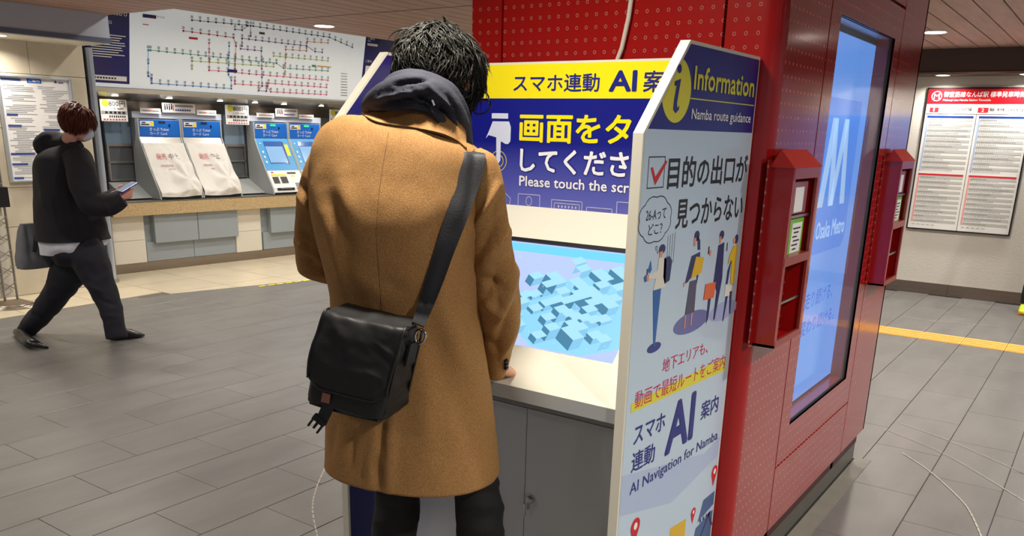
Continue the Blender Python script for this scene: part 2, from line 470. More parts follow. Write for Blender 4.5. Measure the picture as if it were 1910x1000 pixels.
# ------------------------------------------------------------------ ceiling
ceiling = obj('ceiling', join(box(-6.3, -6, CEIL + .03, 6, 10, CEIL + .2), box(-7.2, -6, CEIL + .03, -6.3, 4.31, CEIL + .2), box(-9, -6, 3.0, -6.3, 10, 3.1), box(-6.32, 4.31, CEIL + .2, -6.3, 10, 3.0)), M_dark, kind='structure')
SW = .162
def slat_mesh(y0, y1):
    v, f = box(-SW / 2 + .005, y0, 0, SW / 2 - .005, y1, .028)
    me = bpy.data.meshes.new('slat'); me.from_pydata([tuple(a) for a in v], [], f); me.materials.append(M_slat); me.update(); return me
YG = 5.142
smA, smB, smC = slat_mesh(YG + .012, 9.3), slat_mesh(.5, YG - .012), slat_mesh(.5, 4.31)
for k in range(-13, 40):
    cx = -1.109 - SW * (k + .5)
    if cx < -7.2: continue
    for me in ((smA, smB) if cx > -6.32 else (smC,)):
        o = bpy.data.objects.new('slat', me); COL.objects.link(o); o.parent = ceiling; o.location = (cx, 0, CEIL)
obj('far_slats', join(*[box(-7.2 + SW * k + .005, -6, CEIL, -7.2 + SW * (k + 1) - .005, .5, CEIL + .028) for k in range(78)]), M_slat, ceiling, kind='stuff')
M_lamp = mat('lamp_face', (255, 250, 240), .4, emit=(255, 246, 228), estr=9)
M_lring = mat('lamp_ring', (214, 212, 210), .4)
def downlight(x, y, z, r, label, group=None, visible=True):
    t = thing('ceiling_downlight', label, 'ceiling light', (x, y, z), group=group)
    obj('ring', lathe([(r * 1.0, 0), (r * 1.22, -.003), (r * 1.25, .004)], (0, 0, -.005), 28), M_lring, t, local=True)
    obj('diffuser', lathe([(r, -.004), (r * .98, -.001)], (0, 0, -.005), 28), M_lamp, t, local=True, smooth=False)
    return t
for x, y in LIGHTS:
    if y < -1: continue
    if (x, y) == (-5.97, 5.58): lb, g = 'round white ceiling downlight above the fare map', None
    elif (x, y) == (-1.42, 7.85): lb, g = 'round white ceiling downlight right of the red pillar', None
    else:
        f_l = obj('downlight_ring', lathe([(.08, 0), (.098, -.003), (.10, .004)], (x, y, CEIL - .005), 28), M_lring, ceiling)
        obj('downlight_diffuser', lathe([(.08, -.004), (.078, -.001)], (x, y, CEIL - .005), 28), M_lamp, ceiling); continue
    downlight(x, y, CEIL, .08, lb, g)
downlight(-7.46, 3.52, 2.13, .055, 'small round downlight under the grey bulkhead above the notice board')
for i, (x, y) in enumerate(SOFFIT_B[:3]):
    downlight(x, y, 2.125, .055, ['small downlight under the brown header hidden behind the pillar', 'left small downlight under the brown header above the timetable', 'right small downlight under the brown header above the timetable'][i])

# ------------------------------------------------------------------ far wall (behind the timetable)
WB = 9.55
wall_back = obj('wall_back', box(-8.6, WB, 0, 1.6, WB + .15, 3.0), M_wallw, kind='structure')
header = obj('trim_1', box(-6.3, 9.25, 2.13, 5, WB, CEIL + .03), M_header, kind='structure')
obj('soffit', box(-6.3, 9.25, 2.124, 5, WB, 2.13), M_header, header)
obj('header_lip', box(-6.3, 9.235, 2.12, 5, 9.25, 2.14), M_steel2, header)
bb = obj('baseboard_back', box(-8, WB - .012, 0, 1.6, WB, .118), M_steel2, kind='structure')
for x in (-3.2, -2.03, -.86 - .37):
    obj('joint', box(x, WB - .0125, .002, x + .003, WB - .0115, .116), M_black, bb)

# ------------------------------------------------------------------ timetable board on the far wall
tt = thing('timetable_board', 'red headed station timetable board on the white far wall', 'timetable', (-1.23, WB, .65))
x0, x1, z0, z1 = -1.706, -.772, .652, 2.02
obj('frame', join(box(x0, WB - .03, z0, x0 + .012, WB - .002, z1), box(x1 - .012, WB - .03, z0, x1, WB - .002, z1), box(x0, WB - .03, z0, x1, WB - .002, z0 + .012), box(x0, WB - .03, z1 - .012, x1, WB - .002, z1)), M_black, tt)
panel = obj('panel', box(x0 + .012, WB - .022, z0 + .012, x1 - .012, WB - .002, z1 - .012), mat('timetable_paper', (232, 232, 230), .75), tt)
OB = V((0, WB - .022, 0)); NB = V((0, -1, 0))
hdr = art('header_band', OB, EX, EZ, NB, [('R', x0 + .012, 1.868, x1 - .012, z1 - .012)], mat('timetable_red', (208, 24, 36), .3), tt, .001)
art('lettering', OB, EX, EZ, NB, [('O', -1.615, 1.94, .047, .047, .007), ('T', 'M', -1.640, 1.916, -1.590, 1.964, .012),
    ('T', '御堂筋線なんば駅 標準発車時刻', -1.555, 1.93, -.862, 1.983, .015), ('T', 'Midosuji Line Namba Station Timetable', -1.555, 1.889, -1.14, 1.915, .012)], M_whitep, hdr, .002)
art('number_badge', OB, EX, EZ, NB, [('R', -1.66, 1.79, -1.58, 1.835), ('R', -1.245 + .01, 1.79, -1.155 + .01, 1.835)], M_red_ink, tt, .0012)
art('lettering', OB, EX, EZ, NB, [('T', '1', -1.628, 1.797, -1.615, 1.829, .03), ('T', '2', -1.205, 1.797, -1.182, 1.829, .03)], M_whitep, tt, .002)
art('lettering', OB, EX, EZ, NB, [('T', '天王寺・あびこ・なかもず 方面', -1.565, 1.804, -1.29, 1.836, .012), ('T', '梅田・新大阪・千里中央 方面', -1.135, 1.804, -.85, 1.836, .012),
    ('T', 'for Tennoji, Abiko, Nakamozu', -1.565, 1.785, -1.42, 1.797), ('T', 'for Umeda, Shin-Osaka, Senri-Chuo', -1.135, 1.785, -.95, 1.797)], M_ink, tt, .003)
rows, nums, hours_b, hours_r = [], [], [], []
rr = random.Random(3)
for cx0, cx1 in ((-1.672, -1.262), (-1.215, -.805)):
    for (zt, n, hl) in ((1.735, 20, hours_b), (1.185, 19, hours_r)):
        h = .505 / 20 if n == 20 else .455 / 19
        hl.append(('R', cx0, zt - h * n, cx0 + .016, zt))
        for i in range(n):
            za = zt - h * (i + 1)
            if i % 2 == 0: rows.append(('R', cx0 + .018, za, cx1, za + h))
            m_ = int(rr.uniform(.25, 1) * 24) if i else 9
            for j in range(m_): nums.append(('R', cx0 + .026 + j * .0155, za + h * .3, cx0 + .026 + j * .0155 + rr.choice((.006, .008)), za + h * .62))
art('row_band', OB, EX, EZ, NB, rows, mat('row_grey', (188, 190, 186), .6), tt, .001)
art('column_text', OB, EX, EZ, NB, nums, mat('row_ink', (116, 118, 120), .6), tt, .002)
art('hour_column', OB, EX, EZ, NB, hours_b, mat('hour_blue', (170, 186, 220), .5), tt, .001)
art('hour_column', OB, EX, EZ, NB, hours_r, mat('hour_red', (232, 160, 156), .5), tt, .001)
art('blue_bar', OB, EX, EZ, NB, [('R', -1.672, 1.738, -1.262, 1.757), ('R', -1.215, 1.738, -.805, 1.757)], mat('bar_blue', (10, 60, 150), .4), tt, .001)
art('red_bar', OB, EX, EZ, NB, [('R', -1.672, 1.188, -1.262, 1.206), ('R', -1.215, 1.188, -.805, 1.206)], M_red_ink, tt, .001)
art('divider', OB, EX, EZ, NB, [('R', -1.2405, .665, -1.2365, 1.775), ('R', -1.69, 1.773, -.785, 1.777)], M_ink, tt, .001)
art('footnote', OB, EX, EZ, NB, [('R', a + k * .045, .70, a + k * .045 + .03, .706) for a in (-1.66, -1.205) for k in range(5)], M_inkg, tt, .001)
# pale blue posters further along the same wall (they show in the pillar's gloss)
for i, (a, b) in enumerate(((.02, .5), (.62, 1.1), (1.16, 1.55))):
    p = obj('wall_poster', frame_box(V((0, WB, 0)), EX, EZ, NB, a, .95, 0, b, 1.75, .02), mat('poster_blue', (96, 150, 232), .4), None)
    tag(p, ['pale blue poster on the far wall just right of the timetable, out of view', 'middle pale blue poster on the far wall, out of view', 'last pale blue poster at the end of the far wall, out of view'][i], 'poster')

# ------------------------------------------------------------------ left wall: marble section, steel column, ticket counter section
WA = math.radians(3.5)
WU = V((math.sin(WA), math.cos(WA), 0)); WN = V((math.cos(WA), -math.sin(WA), 0)); WO = V((-8.15, 4.6, 0))
wall_left = obj('wall_left', join(box(-7.86, -6, 0, -7.735, 4.34, 2.6), frame_box(WO, WU, EZ, WN, -.3, 0, -.75, 5.2, 3.0, -.6), box(-8.9, 4.32, 0, -7.735, 4.34, 3.0)), M_grout, kind='structure')
ys = [-2.4, -1.2, 0, 1.2, 2.35, 3.02, 3.86, 4.34]; zs = [.005, .27, .60, .93, 1.42, 1.86, 2.2]
for a, b in zip(ys, ys[1:]):
    for c, d in zip(zs, zs[1:]):
        obj('stone_panel', box(-7.74, a + .002, c + .002, -7.72, b - .002, d - .002), M_stone, wall_left)
obj('bulkhead', box(-8.0, -6, 2.13, -7.2, 4.30, CEIL + .03), M_gbulk, wall_left)
obj('bulkhead_trim', box(-7.205, -6, 2.128, -7.192, 4.305, 2.165), mat('bulkhead_trim', (96, 108, 132), .4), wall_left)
obj('soffit', box(-7.9, -6, 2.122, -7.21, 4.30, 2.13), M_cream, wall_left)
def wb(u0, z0, w0, u1, z1, w1, bev=0): return frame_box(WO, WU, EZ, WN, u0, z0, w0, u1, z1, w1, bev)
# steel column
pc = thing('steel_column', 'brushed steel round column at the left end of the ticket counter', 'column', (-7.80, 4.425, 0))
obj('shaft', lathe([(.043, 0), (.043, 2.122)], (0, 0, 0), 28), mat('column_steel', (190, 202, 216), .28, metal=.75), pc, local=True, smooth=True, sharp=40)
obj('base_ring', lathe([(.062, 0), (.062, .03), (.052, .035)], (0, 0, 0), 28), M_steel, pc, local=True)
# lower counter: plinth, cream panels, recessed grey service doors, granite ledge
ct = thing('ticket_counter', 'tan granite ledge counter carrying the ticket machines along the left wall', 'counter', tuple(WO + WU * 2.5))
obj('plinth', wb(.05, 0, -.3, 4.9, .10, 0), M_steel2, ct)
obj('backing', wb(.05, .10, -.3, 4.9, .58, -.03), M_greyp, ct)
obj('ledge', wb(.05, .585, -.6, 4.9, .72, .10, .006), M_ledge, ct)
obj('steel_top', wb(.05, .72, -.6, 4.9, .728, .105), M_ctop, ct)
k = 0
for u0, kind_ in ((.07, 'c'), (.40, 'g'), (1.48, 'c'), (1.83, 'g'), (2.95, 'c'), (3.3, 'g'), (4.4, 'c')):
    if kind_ == 'c':
        w = .335; obj('cream_panel', wb(u0, .335, -.03, u0 + w, .583, .012), M_cream, ct); obj('cream_panel', wb(u0, .103, -.03, u0 + w, .332, .014), M_cream, ct)
    else:
        for j in range(2):
            a = u0 + .02 + j * .54
            d = obj('service_door', wb(a, .103, -.03, a + .535, .30, 0), M_greyp, ct)
        for j in range(2):
            a = u0 + .10 + j * .50
            obj('coin_box', wb(a, .29, -.03, a + .494, .582, .05, .008), M_greyp, ct)
# niche wall behind the machines
nich = obj('wall_niche', wb(-.05, .72, -.62, 4.9, 1.86, -.55), mat('niche_paint', (156, 162, 168), .5), kind='structure')
nich.name = 'trim_2'
# fare map lightbox with navy end panels, tilted slightly forward at the top
MB = WO + EZ * 1.815 + WN * -.05
MV = (EZ * .70 + WN * .14).normalized(); MN = WU.cross(MV).normalized()
if MN.dot(WN) < 0: MN = -MN
fm = thing('fare_map', 'long white illuminated route and fare map above the ticket machines', 'map', tuple(WO + WU * 1.7 + EZ * 1.8))
obj('lightbox', frame_box(MB, WU, MV, MN, .43, 0, -.06, 3.42, .80, 0), M_mapw, fm)
np1 = obj('navy_panel', frame_box(MB, WU, MV, MN, .02, .035, -.06, .43, .80, .0015), M_navy2, fm, label='dark blue left end panel with white text')
np2 = obj('navy_panel', frame_box(MB, WU, MV, MN, 3.42, 0, -.06, 3.88, .80, .0015), M_navy2, fm, label='dark blue right end panel')
obj('border', frame_box(MB, WU, MV, MN, .0, 0, -.06, .43, .034, .001), M_mapw, fm)
def MAP(name, items, ma, lift=.003, parent=fm): return art(name, MB, WU, MV, MN, items, ma, parent, lift)
MAP('lettering', [('T', 'Osaka Metro', .05, .655, .405, .705, .02), ('T', 'Tickets', .12, .575, .255, .615, .01)] +
    [('R', .05, .47 - i * .022, .05 + w, .478 - i * .022) for i, w in enumerate((.34, .30, .28, .33, .335, .30, .31, .27, .33, .2))] , M_whitep, .0045, np1)
MAP('white_band', [('R', .03, .06, .40, .105)], M_whitep, .004, np1)
MAP('band_text', [('R', .05 + i * .028, .075, .068 + i * .028, .09) for i in range(9)], M_ink, .005, np1)
MAP('lettering', [('T', 'ご案内', 3.45, .735, 3.56, .775, .01), ('R', 3.45, .715, 3.5, .722), ('R', 3.45, .665, 3.62, .692), ('T', 'ご案内', 3.45, .47, 3.55, .50), ('R', 3.46, .2, 3.8, .43)], M_whitep, .004, np2)
# map rectangle in pixels -> (u, v) on the map for tracing lines
def mp_(px, py):
    d = ray(px, py); t = (MB - CAM).dot(MN) / d.dot(MN); q = CAM + d * t - MB
    return q.dot(WU), q.dot(MV)
def zc2(p): return (240 + p[0] / 3.745, p[1] / 3.746)
def pl(pts): return [mp_(*zc2(p)) for p in pts]
LN = {
 'navy_line': ((90, 90, 96), [[(440, 140), (820, 175), (1400, 260), (1560, 330)], [(850, 180), (850, 250)], [(740, 205), (790, 210), (830, 180)]]),
 'red_line': ((206, 40, 60), [[(380, 215), (730, 262), (748, 320), (740, 480)], [(1180, 0), (1180, 0)]]),
 'green_line': ((90, 170, 130), [[(150, 350), (690, 405), (1030, 440), (1080, 475), (1390, 495)]]),
 'lime_line': ((180, 200, 80), [[(440, 480), (440, 425), (740, 445), (1010, 465)], [(1010, 390), (1390, 425)]]),
 'pink_line': ((226, 90, 130), [[(560, 300), (560, 490), (690, 500), (840, 515), (1390, 560)], [(740, 560), (740, 585), (960, 600), (990, 640), (1380, 660)], [(960, 600), (975, 580), (1380, 610)]]),
 'blue_line': ((80, 150, 220), [[(135, 350), (135, 530), (158, 545), (158, 580), (715, 618), (715, 560), (695, 520), (700, 320)]]),
 'purple_line': ((130, 80, 150), [[(790, 320), (790, 268), (1240, 320), (1300, 360), (1350, 365)], [(780, 340), (925, 355), (930, 600), (905, 632), (960, 636), (970, 600)]]),
 'orange_line': ((230, 150, 70), [[(1090, 520), (1095, 345), (1240, 355), (1245, 290), (1390, 300)]]),
}
rr = random.Random(5)
tick, stub = [], []
for nm, (c, L_) in LN.items():
    if nm == 'red_line': L_ = L_[:1]
    MAP(nm, [('L', pl(p), .0055) for p in L_], mat(nm, c, .5), .004)
    ms = []
    for p in L_:
        q = pl(p)
        for (a, b), (c2, d2) in zip(q, q[1:]):
            n = max(1, int(math.hypot(c2 - a, d2 - b) / .085))
            for i in range(n + 1):
                x, y = a + (c2 - a) * i / n, b + (d2 - b) * i / n
                ms.append(('R', x - .010, y - .010, x + .010, y + .010))
                for j in range(2): stub.append(('R', x - .014, y + .02 + j * .013, x + .012, y + .028 + j * .013))
    MAP('station_mark', ms, mat(nm + '_stops', tuple(int(v * .95) for v in c), .5), .005)
MAP('station_text', stub, mat('map_ink', (140, 142, 150), .6), .0045)
a = pl([(95, 95), (190, 132)]); MAP('station_name_box', [('R', a[0][0], a[1][1], a[1][0], a[0][1])], M_navy2, .005)
a = pl([(125, 118), (190, 132)]); MAP('red_patch', [('R', a[0][0], a[1][1], a[1][0], a[0][1])], M_red_ink, .006)
a = pl([(690, 482), (755, 508)]); MAP('station_name_box', [('R', a[0][0], a[1][1], a[1][0], a[0][1])], M_navy2, .006)
a = pl([(195, 108), (248, 128)]); MAP('lettering', [('T', 'なんば', a[0][0], a[1][1], a[1][0], a[0][1], .02)], M_ink, .005)
a = pl([(418, 256), (480, 278)]); b = pl([(95, 165), (138, 176)]); MAP('red_box', [('R', a[0][0], a[1][1], a[1][0], a[0][1]), ('R', b[0][0], b[1][1], b[1][0], b[0][1])], M_red_ink, .005)
a = pl([(546, 172), (735, 195)]); b = pl([(1316, 456), (1410, 474)]); MAP('orange_box', [('R', a[0][0], a[1][1], a[1][0], a[0][1]), ('R', b[0][0], b[1][1], b[1][0], b[0][1])], mat('map_orange', (226, 180, 110), .5), .005)
a = pl([(1278, 452), (1306, 468)]); MAP('green_box', [('R', a[0][0], a[1][1], a[1][0], a[0][1])], mat('map_green', (40, 150, 90), .5), .005)
a = pl([(910, 222), (948, 242)]); MAP('brown_box', [('R', a[0][0], a[1][1], a[1][0], a[0][1])], mat('map_brown', (90, 50, 40), .5), .005)
leg = []
for i in range(9):
    a = pl([(1480, 510 + i * 19), (1525, 518 + i * 19)]); leg.append(('R', a[0][0], a[1][1], a[1][0], a[0][1]))
MAP('map_key', leg, mat('key_ink', (150, 140, 120), .5), .005)
# steel light shelf under the map
sh = thing('light_shelf', 'sloping stainless steel shelf running under the fare map', 'shelf', tuple(WO + WU * 1.7 + EZ * 1.7))
obj('canopy', prism([(-.05, 1.812), (-.02, 1.80), (-.05, 1.765), (-.40, 1.70), (-.42, 1.70), (-.42, 1.812)], WO, WN, EZ, WU, .0, 5.0), M_steel, sh)
obj('rear_strip', wb(.0, 1.60, -.44, 5.0, 1.70, -.42), M_steel2, sh)
for u in (.32, .9, 1.5, 1.95, 2.35, 2.9):
    obj('spotlight', frame_box(WO, WU, EZ, WN, u, 1.735, -.25, u + .05, 1.75, -.17), M_lamp, sh)
# posts between the bays
for i, u in enumerate((.665, 1.975, 2.95, 3.3)):
    p = obj('bay_post', wb(u, .728, -.5, u + .05, 1.70, -.42), M_steel, None)
    tag(p, ['grey steel bay post just left of the covered ticket machines', 'steel bay post between the covered and the working machines', 'steel bay post above the rightmost visible ticket machine', 'steel bay post hidden behind the kiosk'][i], 'post')
# glazed service windows in the bays
for i, (u0, u1) in enumerate(((.32, .655), (1.70, 1.965))):
    t = thing('service_window', ['grey framed service window left of the covered ticket machines', 'grey framed service window between the covered and working machines'][i], 'window', tuple(WO + WU * ((u0 + u1) / 2) + WN * -.42 + EZ * .9))
    obj('upper_panel', wb(u0, 1.27, -.45, u1, 1.66, -.42), mat('bluish_glass%d' % i, (128, 152, 176), .12, spec=.8), t)
    obj('frame', join(wb(u0, 1.25, -.44, u1, 1.275, -.405), wb(u0, .90, -.44, u0 + .02, 1.25, -.41), wb(u1 - .02, .90, -.44, u1, 1.25, -.41), wb(u0, .90, -.44, u1, .92, -.405), wb(u0, 1.08, -.44, u1, 1.10, -.41)), M_steel, t)
    obj('pane', wb(u0 + .02, .92, -.45, u1 - .02, 1.25, -.43), mat('window_pane%d' % i, (96, 100, 104), .08, spec=.8), t)
    obj('sloping_tray', prism([(-.42, .89), (-.10, .74), (-.42, .735)], WO, WN, EZ, WU, u0 - .02, u1 + .02), M_greym, t)

# ---- ticket machines
MP = [(-.27, 1.525), (-.27, 1.345), (-.225, 1.25), (-.10, 1.02), (.035, .80), (.05, .742), (.05, .732), (-.40, .732), (-.40, 1.525)]
def machine(u0, w, covered, label, n):
    t = thing('ticket_machine', label, 'ticket machine', tuple(WO + WU * (u0 + w / 2) + WN * -.15 + EZ * .73), group=None)
    obj('cabinet', prism([(a - .012, b) for a, b in MP], WO, WN, EZ, WU, u0 + .006, u0 + w - .006), M_greym, t)
    for s in (u0, u0 + w - .014):
        obj('side_plate', prism([(a + .012 if a > -.39 else a, b + (.008 if b > 1.5 else 0)) for a, b in MP], WO, WN, EZ, WU, s, s + .014), M_greym, t)
    hp = obj('header_panel', wb(u0 + .016, 1.352, -.285, u0 + w - .016, 1.52, -.266), M_blue, t)
    H_ = WO + WN * -.266
    def A(name, it, m, l=.002, par=hp): return art(name, H_, WU, EZ, WN, it, m, par, l)
    A('lettering', [('T', 'きっぷ Ticket', u0 + .13, 1.41, u0 + .345, 1.443, .006), ('T', 'カード Card', u0 + .13, 1.368, u0 + .32, 1.40, .006)], M_whitep)
    A('sticker', [('R', u0 + .03, 1.455, u0 + .18, 1.508)], M_whitep)
    A('sticker_mark', [('R', u0 + .04, 1.465, u0 + .13, 1.478), ('R', u0 + .05, 1.485, u0 + .09, 1.497)], M_ink, .003)
    A('sticker_mark', [('R', u0 + .145, 1.462, u0 + .175, 1.50)], M_yel, .003)
    A('status_lamp', [('R', u0 + .235, 1.488, u0 + .31, 1.508)], mat('lamp_green%d' % n, (40, 200, 110), .4, emit=(60, 240, 130), estr=1.2) if not covered else mat('lamp_off%d' % n, (20, 40, 70), .4), .003)
    A('sensor', [('E', u0 + .355, 1.466, .011, .016)], M_black, .003)
    ex = .30
    def sl(u, s, l=.0):   # point on the slanted face, s = 0 top .. 1 bottom
        P = [(-.27, 1.345), (-.225, 1.25), (-.10, 1.02), (.035, .80), (.05, .742)]
        q = s * (len(P) - 1); i = min(int(q), len(P) - 2); f = q - i
        w_ = P[i][0] + (P[i + 1][0] - P[i][0]) * f; z_ = P[i][1] + (P[i + 1][1] - P[i][1]) * f
        nrm = V((.87, .49)); return WO + WU * u + WN * (w_ + nrm.x * l) + EZ * (z_ + nrm.y * l)
    def patch(name, ua, ub, sa, sb, m, l0=.0, l1=.006, parent=t, nsub=6, label=None):
        vs, fs = [], []
        for i in range(nsub + 1):
            s = sa + (sb - sa) * i / nsub
            for u in (ua, ub):
                for l in (l0, l1): vs.append(sl(u0 + u, s, l))
        for i in range(nsub):
            b = 4 * i; c = b + 4
            fs += [(b + 1, c + 1, c + 3, b + 3), (b, b + 2, c + 2, c), (b, c, c + 1, b + 1), (b + 2, b + 3, c + 3, c + 2)]
        fs += [(0, 1, 3, 2), (4 * nsub, 4 * nsub + 2, 4 * nsub + 3, 4 * nsub + 1)]
        return obj(name, (vs, fs), m, parent, label=label)
    if covered:
        patch('chrome_strip', .016, w - .016, 0, .16, M_steel, .0, .004)
        # paper cover: bulging wrinkled sheet
        nu, ns = 36, 48; vs, fs = [], []
        for j in range(ns + 1):
            s = .17 + .80 * j / ns
            for i in range(nu + 1):
                u = i / nu
                b = 0.012
                # the sheet hangs over hidden hardware and creases towards one pushed-in point
                cx_, cs_ = (.74 if n == 0 else .70), .64
                dx, dy = (u - cx_), (s - cs_)
                ang = math.atan2(dy * 1.3, dx); r = math.hypot(dx, dy * 1.3)
                b += .055 * math.exp(-(r / .30) ** 2) * (1 if dy > -.2 else .6)
                b += .014 * math.sin(ang * 6 + (1.0 if n else .2)) * math.exp(-((r - .22) / .2) ** 2)
                b += .020 * math.exp(-((s - .8) / .12) ** 2) * (.6 + .4 * math.sin(u * 9 + n))
                b += .006 * noise.noise(V((u * 4, s * 6, n * 3.1))) + .004 * noise.noise(V((u * 9, s * 14, n)))
                p = sl(u0 + .012 + (w - .02) * u, s, b + .004)
                p -= EZ * (.010 * math.sin(u * 3.14) * (j / ns)); vs.append(p)
        for j in range(ns):
            for i in range(nu):
                a = j * (nu + 1) + i; fs.append((a, a + nu + 1, a + nu + 2, a + 1))
        sheet = obj('paper_cover', (vs, fs), M_paperw, t, smooth=True, label='wrinkled white paper cover with red lettering')
        md = sheet.modifiers.new('thick', 'SOLIDIFY'); md.thickness = .0015; md.offset = -1
        # printed words following the sheet near the top
        def on_sheet(it, name, m):
            v2, f2 = art2d(it)
            def P(u, s): return sl(u0 + u, s, .0245 + .004)
            out = [P(q[0], q[1]) for q in v2]
            ff = []
            for f in f2:
                q = (out[f[1]] - out[f[0]]).cross(out[f[2]] - out[f[0]]); ff.append(f if q.dot(WN) >= 0 else tuple(reversed(f)))
            obj(name, (out, ff), m, sheet)
        on_sheet([('T', '発売', .11, .40, .22, .335, .005)], 'lettering', mat('rose_ink%d' % n, (196, 60, 76), .6))
        on_sheet([('T', '中止', .25, .40, .36, .335, .0)], 'lettering', mat('dim_ink%d' % n, (120, 100, 110), .6))
        on_sheet([('R', .13 + i * .02, .455, .143 + i * .02, .475) for i in range(12)] + [('R', .20 + i * .02, .50, .213 + i * .02, .515) for i in range(4)], 'lettering', mat('pale_ink%d' % n, (206, 170, 170), .6))
        obj('black_slot', wb(u0 + .02, .735, .01, u0 + w - .02, .752, .052), M_black, t)
    else:
        patch('control_panel', .016, w - .016, .0, 2.15 / 4, M_lblue, .0, .005)
        sc_ = patch('touch_screen', .11, w - .12, .09, .45, mat('screen_dim%d' % n, (40, 70, 130), .1, emit=(90, 130, 200), estr=.5), .004, .009)
        patch('screen_area', .115, w - .125, .24, .44, mat('screen_lit%d' % n, (120, 160, 200), .1, emit=(150, 190, 228), estr=.5), .009, .0095, sc_)
        patch('screen_shadow', w - .125, w - .105, .1, .46, M_navy, .004, .010)
        patch('yellow_label', w - .095, w - .045, .18, .36, M_yel, .004, .008)
        for s in (.14, .30, .36, .42):
            patch('round_button', .05, .07, s, s + .025, M_whitep, .004, .011, nsub=1)
        patch('lower_panel', .016, w - .016, 2.16 / 4, .995, M_whitep, .0, .012)
        patch('coin_slot', .05, .13, .62, .70, M_black, .012, .016, nsub=1); patch('coin_slot', .16, .25, .62, .70, M_black, .012, .016, nsub=1)
        patch('slot_label', .05, .25, .585, .61, M_dyel, .012, .015, nsub=1)
        patch('card_slot', .28, .40, .565, .585, M_black, .012, .016, nsub=1)
        patch('card_arrow', .32, .37, .60, .62, M_dyel, .012, .015, nsub=1)
        patch('button_row', .06, .09, .555, .57, M_red_ink, .012, .015, nsub=1)
        patch('note_slot', .06, .30, .79, .90, M_black, .012, .022, nsub=1)
        patch('note_slot_lip', .10, .26, .83, .86, M_steel, .022, .030, nsub=1)
        patch('ticket_tray', .34, .44, .70, .86, M_inkg, .012, .02, nsub=1)
        obj('black_slot', wb(u0 + .02, .735, .02, u0 + w - .02, .75, .07), M_black, t)
    return t
machine(.589, .485, True, 'blue ticket machine under white paper, leftmost machine of the row', 0)
machine(1.082, .485, True, 'blue ticket machine under white paper, second machine from the left', 1)
machine(1.985, .485, False, 'working blue ticket machine with lit screen, nearest the paper-covered ones', 2)
machine(2.475, .485, False, 'working blue ticket machine with lit screen, partly behind the tan coat shoulder', 3)
for i, (u0, u1) in enumerate(((.56, 1.60), (1.95, 3.0))):
    h = obj('machine_surround', join(wb(u0, 1.536, -.42, u1, 1.60, -.30), wb((u0 + u1) / 2 - .003, 1.53, -.3, (u0 + u1) / 2 + .003, 1.6, -.297)), M_gbulk, None)
    tag(h, ['grey metal hood above the two paper-covered ticket machines', 'grey metal hood above the two working ticket machines'][i], 'hood')
# ---- small signs hanging above the machines
def sign(name, u0, z0, u1, z1, label, items, group=None, w=-.27):
    t = thing(name, label, 'sign', tuple(WO + WU * ((u0 + u1) / 2) + WN * w + EZ * z0), group=group)
    obj('board', wb(u0, z0, w - .006, u1, z1, w), M_whitep, t)
    O_ = WO + WN * w
    for nm, it, m in items:
        it2 = []
        for q in it:
            f = lambda u: u0 + (u1 - u0) * u; g = lambda v: z0 + (z1 - z0) * v
            if q[0] == 'T': it2.append(('T', q[1], f(q[2]), g(q[3]), f(q[4]), g(q[5]), .008))
            elif q[0] == 'R': it2.append(('R', f(q[1]), g(q[2]), f(q[3]), g(q[4])))
            elif q[0] == 'E': it2.append(('E', f(q[1]), g(q[2]), q[3], q[4]))
        art(nm, O_, WU, EZ, WN, it2, m, t, .0015 if nm != 'lettering' else .0025)
    return t
for i, (u0, u1) in enumerate(((.225, .50), (1.64, 1.94), (3.12, 3.4))):
    sign('fare_sign', u0, 1.495, u1, 1.705, ['yellow circled 800 yen sign by the steel column', '800 yen sign between the covered and working machines', '800 yen sign partly hidden by the kiosk panel'][i],
         [('yellow_disc', [('E', .2, .82, .035, .035)], M_dyel), ('lettering', [('T', '800円', .32, .68, .93, .94), ('T', 'こども 360円', .3, .53, .85, .64)], M_ink),
          ('grey_band', [('R', .03, .32, .97, .48)], M_inkg), ('lettering', [('R', .16 + k * .16, .35, .26 + k * .16, .45) for k in range(5)], M_ink),
          ('lettering', [('R', .3 + k * .08, .18, .35 + k * .08, .27) for k in range(8)], M_ink), ('lettering', [('R', .08 + k * .11, .06, .15 + k * .11, .11) for k in range(8)], M_red_ink)])
j = 0
for u0, z0, u1, z1, k, lb in ((.64, 1.585, .865, 1.635, 0, 'small white strip sign above the leftmost covered machine'), (.885, 1.60, 1.265, 1.695, 1, 'white queue figures sign above the covered machines'), (1.285, 1.585, 1.52, 1.637, 0, 'small white strip sign above the second covered machine'),
                           (2.05, 1.585, 2.29, 1.632, 0, 'small white strip sign above the first working machine'), (2.31, 1.60, 2.63, 1.69, 1, 'white queue figures sign above the working machines'), (2.65, 1.585, 2.87, 1.632, 0, 'small white strip sign above the second working machine')):
    if k == 0: sign('strip_sign', u0, z0, u1, z1, lb, [('lettering', [('R', .1, .38, .32, .6), ('R', .62, .38, .92, .6)], M_inkg), ('lettering', [('T', '発売中止', .33, .3, .62, .68)], M_red_ink)])
    else: sign('queue_sign', u0, z0, u1, z1, lb, [('figures', [('R', .06 + q * .065, .25 + .05 * (q % 2), .1 + q * .065, .75) for q in range(4)] + [('E', .08 + q * .065, .84, .008, .008) for q in range(4)], M_ink),
              ('lettering', [('R', .38, .62, .94, .84)], M_inkg), ('lettering', [('R', .38 + q * .07, .2, .43 + q * .07, .36) for q in range(7)], M_inkb), ('figures', [('R', .31, .2, .335, .8)], M_red_ink)])

